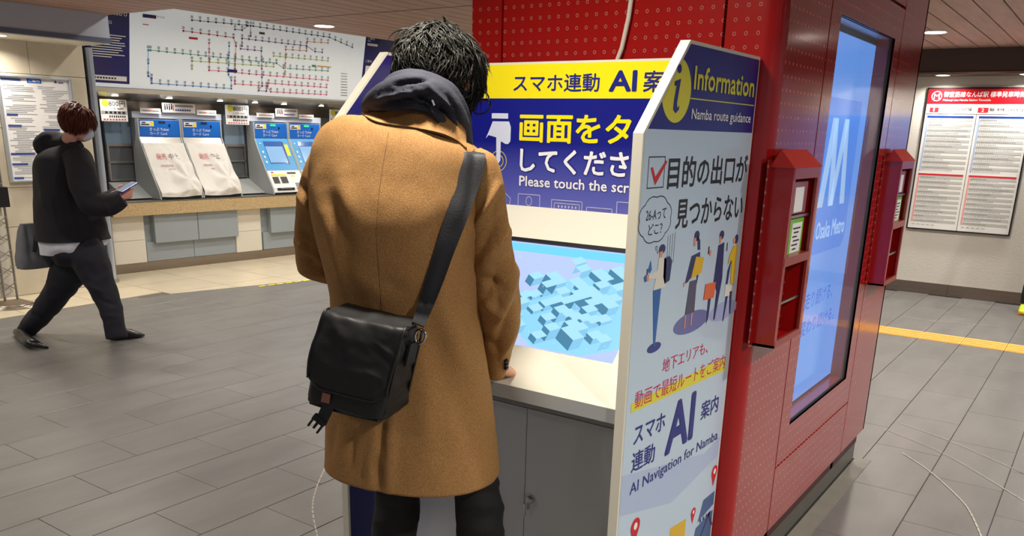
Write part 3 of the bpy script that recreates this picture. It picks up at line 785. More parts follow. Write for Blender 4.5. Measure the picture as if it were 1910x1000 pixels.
# ---- notice board on the marble wall
nb = thing('notice_board', 'aluminium framed notice board with dense text on the left marble wall', 'notice board', (-7.72, 3.9, .97))
y0, y1, z0, z1 = 3.555, 4.20, .965, 1.855
obj('sheet', box(-7.72, y0 + .02, z0 + .02, -7.70, y1 - .02, z1 - .02), M_whitep, nb)
obj('frame', join(tube([(-7.695, a, b) for a, b in ((y0 + .02, z0 + .02), (y1 - .02, z0 + .02), (y1 - .02, z1 - .02), (y0 + .02, z1 - .02))], .019, 10, closed=True)), M_alu, nb)
NBo = V((-7.70, 0, 0)); it, ib, ig = [], [], []
rr = random.Random(9)
for c0, c1 in ((3.61, 3.865), (3.895, 4.15)):
    z = 1.76
    while z > 1.02:
        if rr.random() < .1: z -= .02
        w = rr.uniform(.5, 1) * (c1 - c0); a = c0 + rr.choice((0, .03, .06))
        ig.append(('R', a, z, min(a + w, c1), z + .0055)); z -= .0145
for a, z, w in ((3.60, 1.80, .16), (3.61, 1.52, .09), (3.61, 1.43, .11), (3.60, 1.20, .2), (3.60, 1.115, .13), (3.60, 1.0, .08), (3.90, 1.40, .14), (3.90, 1.325, .08)):
    ib.append(('R', a, z, a + w, z + .017))
art('text_lines', NBo, EY, EZ, EX, ig, mat('notice_text', (160, 164, 172), .6), nb, .001)
art('heading_bar', NBo, EY, EZ, EX, ib, mat('heading_blue', (58, 78, 150), .5), nb, .002)
tt_ = art('title_tag', NBo, EY, EZ, EX, [('R', 3.81, 1.79, 3.93, 1.825)], M_blue, nb, .002)
art('lettering', NBo, EY, EZ, EX, [('T', 'ご案内', 3.825, 1.796, 3.915, 1.818, .02)], M_whitep, tt_, .003)
art('emblem', NBo, EY, EZ, EX, [('P', [(4.04, 1.80), (4.065, 1.80), (4.0525, 1.825)]), ('R', 4.075, 1.80, 4.12, 1.806)], M_inkb, nb, .002)

# ---- folded scissor gate at the left edge
sg = thing('folding_gate', 'folded steel scissor gate standing against the left marble wall', 'gate', (-7.45, 3.2, 0))
for i in range(5):
    y = 2.97 + .10 * i
    obj('upright', tube([(-7.44, y, .03), (-7.44, y, 2.0)], .011, 8), M_steel, sg)
for k in range(14):
    z = .12 + k * .135; pts = []
    bars = [tube([(-7.455, 2.97 + .1 * i, z + (.065 if i % 2 else 0)), (-7.455, 2.97 + .1 * (i + 1), z + (0 if i % 2 else .065))], .004, 5) for i in range(4)]
    bars += [tube([(-7.425, 2.97 + .1 * i, z + (0 if i % 2 else .065)), (-7.425, 2.97 + .1 * (i + 1), z + (.065 if i % 2 else 0))], .004, 5) for i in range(4)]
    obj('lattice_bar', join(*bars), M_steel, sg)
obj('lock_plate', box(-7.46, 3.30, .80, -7.40, 3.40, .96, .004), M_black, sg)
obj('mesh_sheet', box(-7.475, 2.95, .05, -7.472, 3.36, 2.0), M_cream, sg)
obj('floor_track', join(*[tube([(-7.42 + r * math.cos(q / 12), 3.3 + r * math.sin(q / 12) , .008) for q in range(-14, 15)], .008, 6) for r in (.16, .22, .28)]), M_steel2, sg)
obj('floor_plate', box(-7.60, 2.6, .0, -7.2, 3.46, .006), M_steel2, sg)

# ------------------------------------------------------------------ red clad pillar
PX0, PX1, PY0, PY1, PZ = -1.815, -.79, 2.337, 4.15, CEIL
pil = thing('pillar', 'large square pillar clad in glossy red dotted metal panels behind the kiosk', 'pillar', (-1.3, 3.2, 0))
obj('core', box(PX0 + .03, PY0 + .03, .0, PX1 - .09, PY1 - .03, PZ + .03), M_redD, pil)
obj('core', join(box(PX1 - .1, PY0 + .03, .1, PX1 - .02, 2.83, PZ + .03), box(PX1 - .1, 3.66, .1, PX1 - .02, PY1 - .03, PZ + .03), box(PX1 - .1, 2.8, .1, PX1 - .02, 3.7, .5), box(PX1 - .1, 2.8, 1.91, PX1 - .02, 3.7, PZ + .03)), M_redD, pil)
obj('plinth', box(PX0 + .025, PY0 + .025, 0, PX1 - .025, PY1 - .02, .163), mat('pillar_plinth', (96, 96, 92), .3, metal=.7, var=.1), pil)
obj('floor_trim', box(PX1 - .02, PY0 - .0, 0, PX1 + .05, PY1 + .02, .004), mat('floor_trim', (126, 122, 116), .5, var=.1), pil)
G = .004
for a, b in ((PX0, -1.69), (-1.69, -.95)):
    obj('cladding_panel', box(a + G, PY0, .165, b - G, PY0 + .02, PZ), M_redF, pil)
obj('cladding_panel', box(-.95 + G, PY0, .165, PX1 - .05, PY0 + .02, PZ), M_redF, pil)
R_ = .05
arc = [(PX1 - R_ + R_ * math.sin(q), PY0 + R_ - R_ * math.cos(q)) for q in [math.pi / 2 * i / 10 for i in range(11)]]
arc2 = [(PX1 - R_ + (R_ - .015) * math.sin(q), PY0 + R_ - (R_ - .015) * math.cos(q)) for q in [math.pi / 2 * i / 10 for i in range(11)]]
obj('corner_panel', prism(arc + arc2[::-1], V((0, 0, 0)), EX, EY, EZ, .165, PZ), M_redP, pil, smooth=True, sharp=30)
obj('cladding_panel', box(PX1 - .02, PY0 + R_, .165, PX1, 2.757 - G, PZ), M_redR, pil)
obj('cladding_panel', box(PX1 - .02, 3.725 + G, .165, PX1, PY1, PZ), M_redR, pil)
obj('cladding_panel', box(PX1 - .02, 2.757 + G, .165, PX1, 3.725 - G, .406 - G), M_redR, pil)
obj('cladding_panel', box(PX1 - .02, 2.757 + G, 1.995, PX1, 3.725 - G, PZ), M_redR, pil)
ya, yb, za, zb = 2.757 + G, 3.725 - G, .406 + G, 1.985
oa, ob_, oc, od = 2.865, 3.625, .535, 1.872
obj('screen_surround', join(box(PX1 - .02, ya, za, PX1, oa, zb), box(PX1 - .02, ob_, za, PX1, yb, zb), box(PX1 - .02, oa, za, PX1, ob_, oc), box(PX1 - .02, oa, od, PX1, ob_, zb)), M_redR, pil)
obj('reveal', join(box(PX1 - .09, oa - .006, oc, PX1 - .001, oa, od), box(PX1 - .09, ob_, oc, PX1 - .001, ob_ + .006, od), box(PX1 - .09, oa, oc - .006, PX1 - .001, ob_, oc)), M_redP, pil)
obj('reveal', box(PX1 - .09, oa, od, PX1 - .001, ob_, od + .006), M_alu, pil, label='pale metal lintel over the screen')
for y in (PY0, PY1 - .02):
    pass
obj('cladding_panel', box(PX0, PY1 - .02, .165, PX1, PY1, PZ), M_redP, pil)
obj('cladding_panel', box(PX0, PY0 + .02, .165, PX0 + .02, PY1 - .02, PZ), M_redP, pil)
# digital display behind glass
DX = -.856
obj('display_housing', box(DX - .02, oa - .02, oc - .02, DX - .002, ob_ + .28, od + .02), M_black, pil)
dsp = obj('display', box(DX - .002, 2.90, .548, DX, 3.655, 1.850), mat('display_face', (20, 30, 44), .15, emit=(104, 162, 250), estr=.92), pil)
obj('display_border', join(box(DX - .001, 3.655, oc, DX + .002, 3.9, od)), mat('display_border', (60, 82, 100), .5), pil)
DO = V((DX, 0, 0))
def em(name, c, s=.92): return mat(name, tuple(int(v * .15) for v in c), .2, emit=c, estr=s)
art('picture_block', DO, EY, EZ, EX, [('P', [(2.9, 1.10), (3.49, 1.10), (3.52, 1.115), (3.535, 1.15), (3.535, 1.642), (2.9, 1.642)])], em('disp_blue', (70, 140, 246)), dsp, .001)
Mg = em('disp_white', (166, 204, 250), 1.0)
art('emblem', DO, EY, EZ, EX, [('P', [(3.10, 1.268), (3.165, 1.268), (3.235, 1.575), (3.165, 1.575)]), ('P', [(3.235, 1.268), (3.30, 1.268), (3.235, 1.575), (3.185, 1.575)]),
    ('P', [(3.25, 1.268), (3.30, 1.268), (3.38, 1.575), (3.32, 1.575)]), ('P', [(3.395, 1.268), (3.46, 1.268), (3.38, 1.575), (3.33, 1.575)])], Mg, dsp, .002)
art('lettering', DO, EY, EZ, EX, [('T', 'Osaka Metro', 3.125, 1.152, 3.515, 1.216, .03)], Mg, dsp, .002)
art('lettering', DO, EY, EZ, EX, [('T', '走り続ける、', 3.10, .897, 3.47, .962, .02), ('T', '変わり続ける。', 3.09, .797, 3.54, .858, .02)], em('disp_ink', (56, 104, 220)), dsp, .002)
gl = bpy.data.materials.new('screen_glass'); gl.use_nodes = True; b = gl.node_tree.nodes['Principled BSDF']
b.inputs['Base Color'].default_value = (.6, .7, .75, 1); b.inputs['Roughness'].default_value = .02; b.inputs['Alpha'].default_value = .10; b.inputs['Coat Weight'].default_value = 1; b.inputs['Coat Roughness'].default_value = .01
obj('glass', box(PX1 - .012, oa, oc, PX1 - .008, ob_, od), gl, pil)
# white conduit curving up the front of the pillar
cab = obj('conduit', tube([tuple(V((x, PY0 - .012, z))) for x, z in [(-1.218, 2.36), (-1.222, 2.1), (-1.228, 1.90), (-1.236, 1.82), (-1.252, 1.74), (-1.275, 1.68), (-1.30, 1.62)]], .007, 10), M_white, None, smooth=True)
tag(cab, 'thin white conduit curving up the red pillar above the kiosk sign', 'cable')

# ------------------------------------------------------------------ leaflet racks on the pillar
def rack(y0, label, n):
    t = thing('leaflet_rack', label, 'rack', (PX1, y0 + .12, .92), group='red leaflet racks on the pillar')
    w, xf0, z0, z1 = .25, PX1 + .068, .922, 1.425
    y1 = y0 + w; xb = PX1 + .002
    obj('back_plate', box(xb, y0 - .028, z0, xb + .004, y1 + .0, z1 + .02), M_redF if 0 else M_redR, t)
    obj('side_plate', box(xb + .004, y0, z0, xf0, y0 + .006, z1), M_redP, t)
    obj('side_plate', box(xb + .004, y1 - .006, z0, xf0, y1, z1), M_redP, t)
    obj('base_plate', box(xb + .004, y0, z0, xf0, y1, z0 + .008), M_redP, t)
    obj('front_frame', join(box(xf0 - .008, y0 + .006, z0, xf0, y0 + .022, z1), box(xf0 - .008, y1 - .02, z0, xf0, y1 - .006, z1), box(xf0 - .008, y0 + .006, z1 - .03, xf0 + .001, y1 - .006, z1),
        box(xf0 - .03, y0 + .006, 1.155, xf0 + .001, y1 - .006, 1.18), box(xf0 - .008, y0 + .006, z0, xf0 + .001, y1 - .006, z0 + .02)), mat('rack_front%d' % n, (150, 60, 58), .3), t)
    for z in (1.285, 1.04):
        obj('shelf_bar', box(xf0 - .02, y0 + .02, z, xf0 - .012, y1 - .02, z + .007), M_steel, t)
    # hipped roof
    zr = 1.472; xr = xb + .028
    vs = [V((xb, y0 - .008, z1)), V((xf0 + .004, y0 - .008, z1)), V((xf0 + .004, y1 + .004, z1)), V((xb, y1 + .004, z1)), V((xr, y0 - .008, zr)), V((xr, y1 - .03, zr))]
    obj('hipped_roof', (vs, [(0, 3, 2, 1), (0, 1, 4), (1, 2, 5, 4), (2, 3, 5), (3, 0, 4, 5)]), mat('rack_roof%d' % n, (206, 40, 26), .28), t)
    hx = xb + .043
    for k, (zc, zt) in enumerate(((1.295, 1.385), (1.17, 1.28))):
        c = obj('card', box(hx, y0 + .085, zc - .0, hx + .003, y0 + .212, zt), M_green if k else mat('card_plum%d' % n, (150, 96, 108), .4), t, label='green edged white leaflet' if k else 'plain white card')
        O_ = V((hx + .003, 0, 0))
        pp = [('P', [(y0 + .105, zc + .012), (y0 + .196, zc + .012), (y0 + .200, zt - .012), (y0 + .109, zt - .012)])] if k else [('R', y0 + .10, zc + .004, y0 + .18, zt - .016)]
        art('white_area', O_, EY, EZ, EX, pp, M_whitep, c, .0006)
        if k: art('text_lines', O_, EY, EZ, EX, [('R', y0 + .117 + .01 * (j % 2), zt - .030 - .012 * j, y0 + .185 - .012 * (j % 3), zt - .0255 - .012 * j) for j in range(6)], M_ink, c, .0012)
    return t
rack(2.357, 'nearer red leaflet rack with a green edged leaflet, left of the pillar screen', 0)
rack(3.742, 'farther red leaflet rack, right of the pillar screen towards the timetable', 1)

# ------------------------------------------------------------------ information kiosk
KX0, KX1, KT = -1.783, -.838, .024
SIGN_Y = 2.13
kio = thing('information_kiosk', 'white and navy information kiosk with touch screen in front of the red pillar', 'kiosk', ((KX0 + KX1) / 2, 2.0, 0))
OUT = [(1.673, 0), (1.673, 1.504), (1.875, 1.706), (2.328, 1.706), (2.328, 0)]
M_kw = mat('kiosk_white', (228, 225, 210), .3, coat=.2)
M_pblue = mat('panel_pale_blue', (194, 217, 238), .28, coat=.3)
def outline_clip(z0, z1, y0=1.681, y1=2.322, top=1.698):
    P = [(y0, 0.0), (y0, 1.5015), (1.8785, top), (y1, top), (y1, 0.0)]
    P = clip(P, lambda q: q[1] - z0); return clip(P, lambda q: z1 - q[1])
rp = obj('side_panel', prism(OUT, V((0, 0, 0)), EY, EZ, EX, KX1 - KT, KX1), M_kw, kio)
lp = obj('side_panel', prism(OUT, V((0, 0, 0)), EY, EZ, EX, KX0, KX0 + KT), M_kw, kio)
ZB = 1.513
RO = V((KX1, 0, 0))
def KR(name, items, ma, lift=.002, par=rp): return art(name, RO, EY, EZ, EX, items, ma, par, lift)
KR('pale_blue_print', [('P', outline_clip(.03, ZB))], M_pblue, .001)
KR('navy_print', [('P', outline_clip(ZB, 1.8))], M_navy, .001)
art('navy_print', V((KX0 + KT, 0, 0)), EY, EZ, EX, [('P', outline_clip(.03, 1.8))], M_navy2, lp, .001)
KR('yellow_disc', [('P', clip([(1.821 + .076 * math.cos(q * .1309), 1.597 + .069 * math.sin(q * .1309)) for q in range(48)], lambda p: p[0] - 1.6 - (p[1] - 1.423) * 1.0 - .001 if False else (p[0] - 1.681) - (p[1] - 1.5015) * (1.8785 - 1.681) / (1.698 - 1.5015)))], M_dyel, .002)
KR('lettering', [('E', 1.826, 1.642, .0115, .0095), ('P', [(1.806, 1.615), (1.838, 1.622), (1.826, 1.57), (1.829, 1.560), (1.840, 1.566), (1.838, 1.556), (1.822, 1.548), (1.808, 1.556), (1.809, 1.575), (1.817, 1.606), (1.806, 1.606)])], M_navy, .003)
KR('lettering', [('T', 'Information', 1.909, 1.603, 2.302, 1.655, .05), ('R', 1.897, 1.582, 2.312, 1.5845)], M_dyel, .003)
KR('lettering', [('T', 'Namba route guidance', 1.911, 1.531, 2.298, 1.562, .02)], M_whitep, .003)
LW = mat('panel_ink', (34, 38, 48), .45)
KR('tick_box', [('O', 0, 0, 0, 0, 0)] and [('L', [(1.707, 1.455), (1.788, 1.455), (1.788, 1.389), (1.707, 1.389), (1.707, 1.455)], .0025)], LW)
KR('tick_mark', [('P', [(1.718, 1.432), (1.728, 1.434), (1.744, 1.412), (1.792, 1.447), (1.800, 1.444), (1.745, 1.394)])], M_red_ink, .003)
KR('lettering', [('T', '目的の出口が', 1.808, 1.383, 2.312, 1.456, .03), ('T', '見つからない', 1.870, 1.288, 2.308, 1.357, .03, -.004)], LW)
# thought cloud
cl = []
for i in range(73):
    q = 2 * math.pi * i / 72; b = 1 + .085 * abs(math.sin(4 * q))
    cl.append((1.765 + .079 * b * math.cos(q) - .004, 1.3185 + .049 * b * math.sin(q)))
KR('thought_cloud', [('L', cl, .0022), ('O', 1.777, 1.253, .006, .005, .0018), ('O', 1.785, 1.243, .004, .0035, .0015)], LW)
KR('lettering', [('T', '26-Aって', 1.712, 1.318, 1.815, 1.342, .01), ('T', 'どこ？', 1.728, 1.285, 1.80, 1.31, .01)], LW)
# printed figures (flat print on the panel)
P_navy = mat('print_navy', (52, 60, 108), .4); P_blue = mat('print_blue', (48, 104, 176), .4); P_skin = mat('print_skin', (232, 150, 120), .4); P_grey = mat('print_greywhite', (226, 224, 216), .4)
P_slate = mat('print_slate', (88, 88, 112), .4); P_must = mat('print_mustard', (222, 182, 50), .4); P_or = mat('print_orange', (226, 112, 70), .4); P_lav = mat('print_lavender', (112, 116, 176), .4); P_lav2 = mat('print_pale_lavender', (166, 178, 220), .4)
KR('ground_disc', [('E', 2.24, 1.036, .105, .026)], P_lav2, .0015)
KR('ground_disc', [('E', 2.02, 1.040, .112, .028)], P_lav, .002)
KR('ground_disc', [('E', 1.805, 1.013, .038, .012)], mat('print_deep', (58, 66, 140), .4), .002)
KR('print_blue_shapes', [('P', [(1.775, 1.155), (1.818, 1.155), (1.808, 1.015), (1.800, 1.015)]), ('P', [(1.74, 1.205), (1.752, 1.228), (1.760, 1.205), (1.75, 1.198)]), ('P', [(1.722, 1.192), (1.742, 1.202), (1.742, 1.182), (1.728, 1.180)])], P_blue, .003)
KR('print_light_shapes', [('P', [(1.795, 1.232), (1.835, 1.222), (1.84, 1.155), (1.775, 1.155), (1.785, 1.182), (1.745, 1.186), (1.745, 1.194), (1.79, 1.20)]),
    ('P', [(2.235, 1.11), (2.285, 1.10), (2.278, 1.075), (2.235, 1.075)])], P_grey, .003)
KR('print_navy_shapes', [('E', 1.808, 1.248, .017, .011), ('P', [(1.822, 1.225), (1.85, 1.228), (1.868, 1.215), (1.862, 1.168), (1.835, 1.163), (1.825, 1.18)]),
    ('E', 2.005, 1.262, .016, .013), ('P', [(2.008, 1.262), (2.028, 1.25), (2.034, 1.225), (2.018, 1.226)]), ('E', 2.172, 1.251, .016, .012), ('P', [(2.155, 1.225), (2.195, 1.23), (2.205, 1.13), (2.178, 1.02), (2.168, 1.022), (2.172, 1.10), (2.145, 1.13)]),
    ('P', [(2.118, 1.115), (2.14, 1.115), (2.13, 1.03), (2.118, 1.018)]), ('E', 2.284, 1.231, .013, .013), ('P', [(2.245, 1.075), (2.262, 1.075), (2.246, 1.008), (2.238, 1.004)]), ('P', [(2.272, 1.085), (2.29, 1.085), (2.294, 1.02), (2.286, 1.02)]),
    ('P', [(2.24, 1.148), (2.262, 1.18), (2.25, 1.11), (2.236, 1.11)]), ('P', [(1.983, 1.214), (2.035, 1.22), (2.04, 1.17), (2.03, 1.135), (2.02, 1.19), (1.998, 1.165), (1.972, 1.15), (1.955, 1.148)])], P_navy, .003)
KR('print_slate_shapes', [('P', [(1.985, 1.150), (2.028, 1.150), (2.03, 1.065), (1.972, 1.065)])], P_slate, .0035)
KR('print_mustard_shapes', [('P', [(2.01, 1.21), (2.062, 1.203), (2.055, 1.165), (1.988, 1.155)]), ('P', [(2.268, 1.215), (2.296, 1.215), (2.30, 1.10), (2.27, 1.11), (2.262, 1.175), (2.236, 1.165), (2.244, 1.19)])], P_must, .004)
KR('print_skin_shapes', [('P', [(1.795, 1.243), (1.812, 1.243), (1.808, 1.228), (1.796, 1.230)]), ('P', [(1.735, 1.196), (1.748, 1.196), (1.748, 1.18), (1.738, 1.182)]), ('P', [(1.988, 1.258), (2.0, 1.258), (2.004, 1.238), (1.99, 1.238)]), ('R', 1.972, 1.03, 1.979, 1.065), ('R', 2.012, 1.032, 2.02, 1.065),
    ('P', [(2.16, 1.248), (2.17, 1.248), (2.17, 1.23), (2.16, 1.23)]), ('E', 2.104, 1.21, .007, .008), ('E', 2.268, 1.228, .008, .008), ('P', [(1.945, 1.15), (1.956, 1.154), (1.95, 1.138)])], P_skin, .0035)
KR('print_orange_shapes', [('P', [(2.09, 1.130), (2.160, 1.127), (2.155, 1.085), (2.085, 1.088)])], P_or, .0045)
KR('gloom_lines', [('L', [(1.835 + .013 * i, 1.275 + .002 * i), (1.838 + .012 * i, 1.225 - .005 * i)], .0014) for i in range(4)] + [('R', 1.735, 1.194, 1.739, 1.21), ('R', 2.088, 1.208, 2.095, 1.228), ('R', 2.216, 1.204, 2.222, 1.226)], LW, .0025)
# lower lettering
KR('highlight_band', [('P', [(1.704, .873), (2.296, .872), (2.296, .888), (2.20, .892), (1.704, .896)])], M_dyel, .002)
KR('highlight_band', [('P', [(1.704, .873), (2.296, .850), (2.296, .868), (1.704, .895)])], M_dyel, .0021)
M_mag = mat('panel_magenta', (204, 30, 92), .45)
KR('lettering', [('T', '地下エリアも、', 1.862, .935, 2.15, .972, .004, -.004), ('T', '動画で最短ルートをご案内', 1.722, .878, 2.292, .921, .004, -.02)], M_mag, .003)
KR('lettering', [('T', 'スマホ', 1.730, .783, 1.905, .833, .025, -.006), ('T', '連動', 1.727, .712, 1.857, .765, .02, -.008), ('T', '案内', 2.145, .735, 2.272, .790, .02, -.004), ('T', 'AI', 1.917, .697, 2.098, .838, .07), ('T', 'AI Navigation for Namba', 1.728, .645, 2.294, .684, .01, -.016)], M_navy, .003)
KR('pale_zigzag', [('P', [(1.682, .72), (1.682, .615), (1.99, .54), (2.308, .578), (2.318, .64), (2.2, .62)])], mat('panel_shade', (178, 198, 232), .3, coat=.3), .0014)
def pin(y, z, k):
    it = []
    n = 20; pts = [(y + .022 * k * math.cos(q), z + .02 * k * math.sin(q)) for q in [math.pi * (-.12 + 1.24 * i / n) for i in range(n + 1)]]
    return ('P', pts + [(y - .001, z - .048 * k)])
KR('map_pin', [pin(2.298, .532, 1.0), pin(2.158, .449, .75), pin(1.775, .553, 1.15)], M_red_ink, .003)
KR('pin_hole', [('E', 2.298, .533, .009, .009), ('E', 2.158, .450, .006, .006), ('E', 1.775, .554, .010, .010)], M_whitep, .004)
KR('roof_print', [('P', [(2.23, .462), (2.318, .462), (2.318, .418), (2.20, .40)]), ('P', [(2.19, .385), (2.318, .40), (2.318, .30), (2.16, .30)])], mat('print_steelblue', (72, 104, 150), .4), .002)
KR('roof_detail', [('R', 2.215 + .024 * i, .392, 2.227 + .024 * i, .403) for i in range(4)] + [('L', [(2.24, .345), (2.285, .395), (2.318, .35)], .010)], P_navy, .003)
KR('yellow_block', [('P', [(2.0, .46), (2.108, .448), (2.108, .30), (2.0, .30)])], P_must, .002)
# ---- sign board at the back
IX0, IX1 = KX0 + KT, KX1 - KT
sb = obj('sign_board', box(IX0, SIGN_Y, 1.27, IX1, SIGN_Y + .02, 1.692), M_kw, kio)
f_ = SIGN_Y / 2.2
def tx(x): return x * f_
def tz(z): return CAMH + (z - CAMH) * f_
SO = V((0, SIGN_Y, 0)); SN = V((0, -1, 0))
def KS(name, items, ma, lift=.002, par=sb): return art(name, SO, EX, EZ, SN, items, ma, par, lift)
gm = bpy.data.materials.new('blue_gradient_print'); gm.use_nodes = True; nt = gm.node_tree; b = nt.nodes['Principled BSDF']; b.inputs['Roughness'].default_value = .3
tc = nt.nodes.new('ShaderNodeTexCoord'); sp = nt.nodes.new('ShaderNodeSeparateXYZ'); nt.links.new(tc.outputs['Object'], sp.inputs[0])
mr = nt.nodes.new('ShaderNodeMapRange'); mr.inputs[1].default_value = 1.28; mr.inputs[2].default_value = 1.47; nt.links.new(sp.outputs['Z'], mr.inputs[0])
mx = nt.nodes.new('ShaderNodeMix'); mx.data_type = 'RGBA'; nt.links.new(mr.outputs[0], mx.inputs[0]); mx.inputs[6].default_value = s2l((104, 110, 196)); mx.inputs[7].default_value = s2l((22, 28, 132)); nt.links.new(mx.outputs[2], b.inputs['Base Color'])
KS('blue_print', [('R', IX0 + .004, 1.283, IX1 - .004, tz(1.596))], gm, .001)
yb_ = KS('yellow_band', [('R', IX0 + .004, tz(1.596), IX1 - .004, 1.686)], M_yel, .0012)
M_nav3 = mat('sign_ink_navy', (26, 32, 130), .4)
KS('lettering', [('T', 'スマホ連動', tx(-1.545), tz(1.614), tx(-1.248), tz(1.664), .022), ('T', 'AI', tx(-1.218), tz(1.614), tx(-1.131), tz(1.670), .075), ('T', '案内', tx(-1.112), tz(1.612), tx(-.985), tz(1.668), .022)], M_nav3, .003)
KS('lettering', [('T', '画面をタッチ', tx(-1.518), tz(1.470), tx(-.938), tz(1.553), .042)], M_yel, .003)
for wt, ma_, l_ in ((.11, M_nav3, .002), (.05, M_whitep, .003)):
    KS('lettering', [('T', 'してください', tx(-1.512) - wt * .03, tz(1.384) - wt * .04, tx(-1.058) + wt * .03, tz(1.451) + wt * .04, wt)], ma_, l_)
    KS('lettering', [('T', 'Please touch the screen', tx(-1.513) - wt * .02, tz(1.341) - wt * .02, tx(-1.07) + wt * .02, tz(1.37) + wt * .02, wt)], ma_, l_)
cxh, czh = tx(-1.588), tz(1.50)
KS('hand_icon', [('R', cxh - .034, czh + .036, cxh + .026, czh + .051), ('P', [(cxh - .03, czh + .028), (cxh + .03, czh + .028), (cxh + .037, czh + .012), (cxh + .036, czh - .028), (cxh + .028, czh - .036), (cxh + .018, czh - .036), (cxh + .005, czh - .030), (cxh + .001, czh - .030),
    (cxh + .001, czh - .085), (cxh - .006, czh - .093), (cxh - .014, czh - .085), (cxh - .016, czh - .018), (cxh - .045, czh - .012), (cxh - .055, czh - .022), (cxh - .042, czh + .003)])], mat('icon_white', (216, 222, 240), .4), .004)
KS('touch_rings', [('O', cxh - .006, czh - .086, .03, .030, .002), ('O', cxh - .006, czh - .086, .018, .018, .002)], M_dyel, .003)
KS('line_icons', [('L', [(tx(a), tz(z)) for a, z in p], .0022) for p in ([(-1.516, 1.27), (-1.516, 1.316), (-1.436, 1.316), (-1.436, 1.27)], [(-1.393, 1.27), (-1.393, 1.306), (-1.286, 1.306), (-1.286, 1.27)], [(-1.383, 1.27), (-1.383, 1.297), (-1.295, 1.297), (-1.295, 1.27)],
    [(-1.27, 1.27), (-1.27, 1.292), (-1.185, 1.292), (-1.185, 1.27)], [(-1.17, 1.27), (-1.17, 1.314), (-1.09, 1.314), (-1.09, 1.27)], [(-1.58, 1.27), (-1.57, 1.318), (-1.545, 1.30), (-1.55, 1.27)])] + [('O', tx(-1.476), tz(1.296), .011, .014, .002)] + [('R', tx(-1.37 + .012 * i), tz(1.284), tx(-1.365 + .012 * i), tz(1.291)) for i in range(6)], mat('icon_line', (196, 198, 232), .4), .003)
# ---- sloping console with the touch screen
CYa, CZa, CYb, CZb = 1.685, .880, 2.13, 1.288
obj('console_top', prism([(CYa, CZa), (CYb, CZb), (CYb, CZb - .03), (CYa + .02, CZa - .03)], V((0, 0, 0)), EY, EZ, EX, IX0, IX1), M_kw, kio)
obj('console_fascia', prism([(CYa, CZa), (CYa + .035, CZa - .018), (CYa + .035, CZa - .05), (CYa, CZa - .036)], V((0, 0, 0)), EY, EZ, EX, IX0, IX1), M_greym, kio)
obj('console_underside', prism([(CYa + .005, CZa - .034), (1.97, .745), (1.97, .72), (CYa + .03, CZa - .055)], V((0, 0, 0)), EY, EZ, EX, IX0, IX1), mat('console_grey', (140, 142, 144), .45), kio)
obj('vent_row', join(*[box(-1.2 + .010 * i, 1.80, .815, -1.195 + .010 * i, 1.806, .822) for i in range(28)]), M_black, kio, kind='stuff')
SD = (V((0, CYb, CZb)) - V((0, CYa, CZa))).normalized(); SNn = EX.cross(SD)
TO = V((0, CYa, CZa))
sa = (1.775 - CYa) / SD.y; sbv = (2.028 - CYa) / SD.y
TX0, TX1 = -1.672, -.931
scr = obj('touch_screen', frame_box(TO, EX, SD, SNn, TX0, sa, -.01, TX1, sbv, .0008), mat('touch_face', (30, 40, 60), .1, emit=(168, 184, 232), estr=1.5), kio)
obj('screen_bezel', frame_box(TO, EX, SD, SNn, TX0 - .002, sbv, -.01, TX1 + .002, sbv + .012, .006), M_black, kio)
def TS(name, items, ma, lift=.005, par=scr): return art(name, TO, EX, SD, SNn, items, ma, par, lift)
sh_ = sbv - sa
TS('title_bar', [('P', [(TX0 + .02, sbv - .035), (TX0 + .02, sbv - .006), (TX1 - .03, sbv - .006), (TX1 - .022, sbv - .012), (TX1 - .018, sbv - .020), (TX1 - .022, sbv - .030), (TX1 - .03, sbv - .035)])], em('bar_cyan', (110, 200, 250), 1.4))
c0 = em('cube_top', (160, 214, 236), 1.36); c1 = em('cube_left', (70, 126, 158), 1.32); c2 = em('cube_right', (128, 190, 224), 1.32); c3 = em('cube_glow', (140, 206, 244), 1.32)
TS('glow_field', [('P', [(-1.36, sa + .10), (-1.22, sa + .20), (-1.08, sa + .28), (TX1 - .003, sa + .27), (TX1 - .003, sa + .04), (-1.02, sa + .003), (-1.17, sa + .003), (-1.28, sa + .06)])], c3, .0045)
tops, ls, rs = [], [], []
rr = random.Random(21); e = .030
for i in range(-6, 7):
    for j in range(-6, 7):
        u = -1.115 + (i - j) * e * .866; v = sa + .155 + (i + j) * e * .5
        dist = math.hypot((u + 1.09) / .22, (v - sa - .15) / .14)
        if u > TX1 - .03 or v < sa + .035 or v > sbv - .06 or dist > 1.05 or rr.random() < .26 + .34 * dist: continue
        hgt = rr.choice((.0, .008, .016, .024)); b = v + hgt
        A_, B_, C_, D_ = (u, b + e * .5), (u + e * .866, b), (u, b - e * .5), (u - e * .866, b)
        tops.append(('P', [D_, C_, B_, A_])); dn = .01 + hgt
        if rr.random() < .75: ls.append(('P', [D_, (D_[0], D_[1] - dn), (C_[0], C_[1] - dn), C_]))
        rs.append(('P', [C_, (C_[0], C_[1] - dn), (B_[0], B_[1] - dn), B_]))
TS('cube_faces', rs, c2, .0052); TS('cube_faces', ls, c1, .0056); TS('cube_faces', tops, c0, .006)
TS('light_specks', [('E', rr.uniform(-1.5, -.95), sa + rr.uniform(.02, .3), .0016, .0016) for _ in range(60)], em('speck', (230, 240, 255), 1), .0065)
TS('round_button', [('E', -1.252, sa + .024, .016, .016), ('E', -1.315, sa + .03, .014, .014)], em('button_blue', (30, 150, 240), .95), .006)
TS('button_mark', [('P', [(-1.256, sa + .022), (-1.248, sa + .018), (-1.248, sa + .03)])], em('button_mark', (10, 60, 160), .8), .0065)
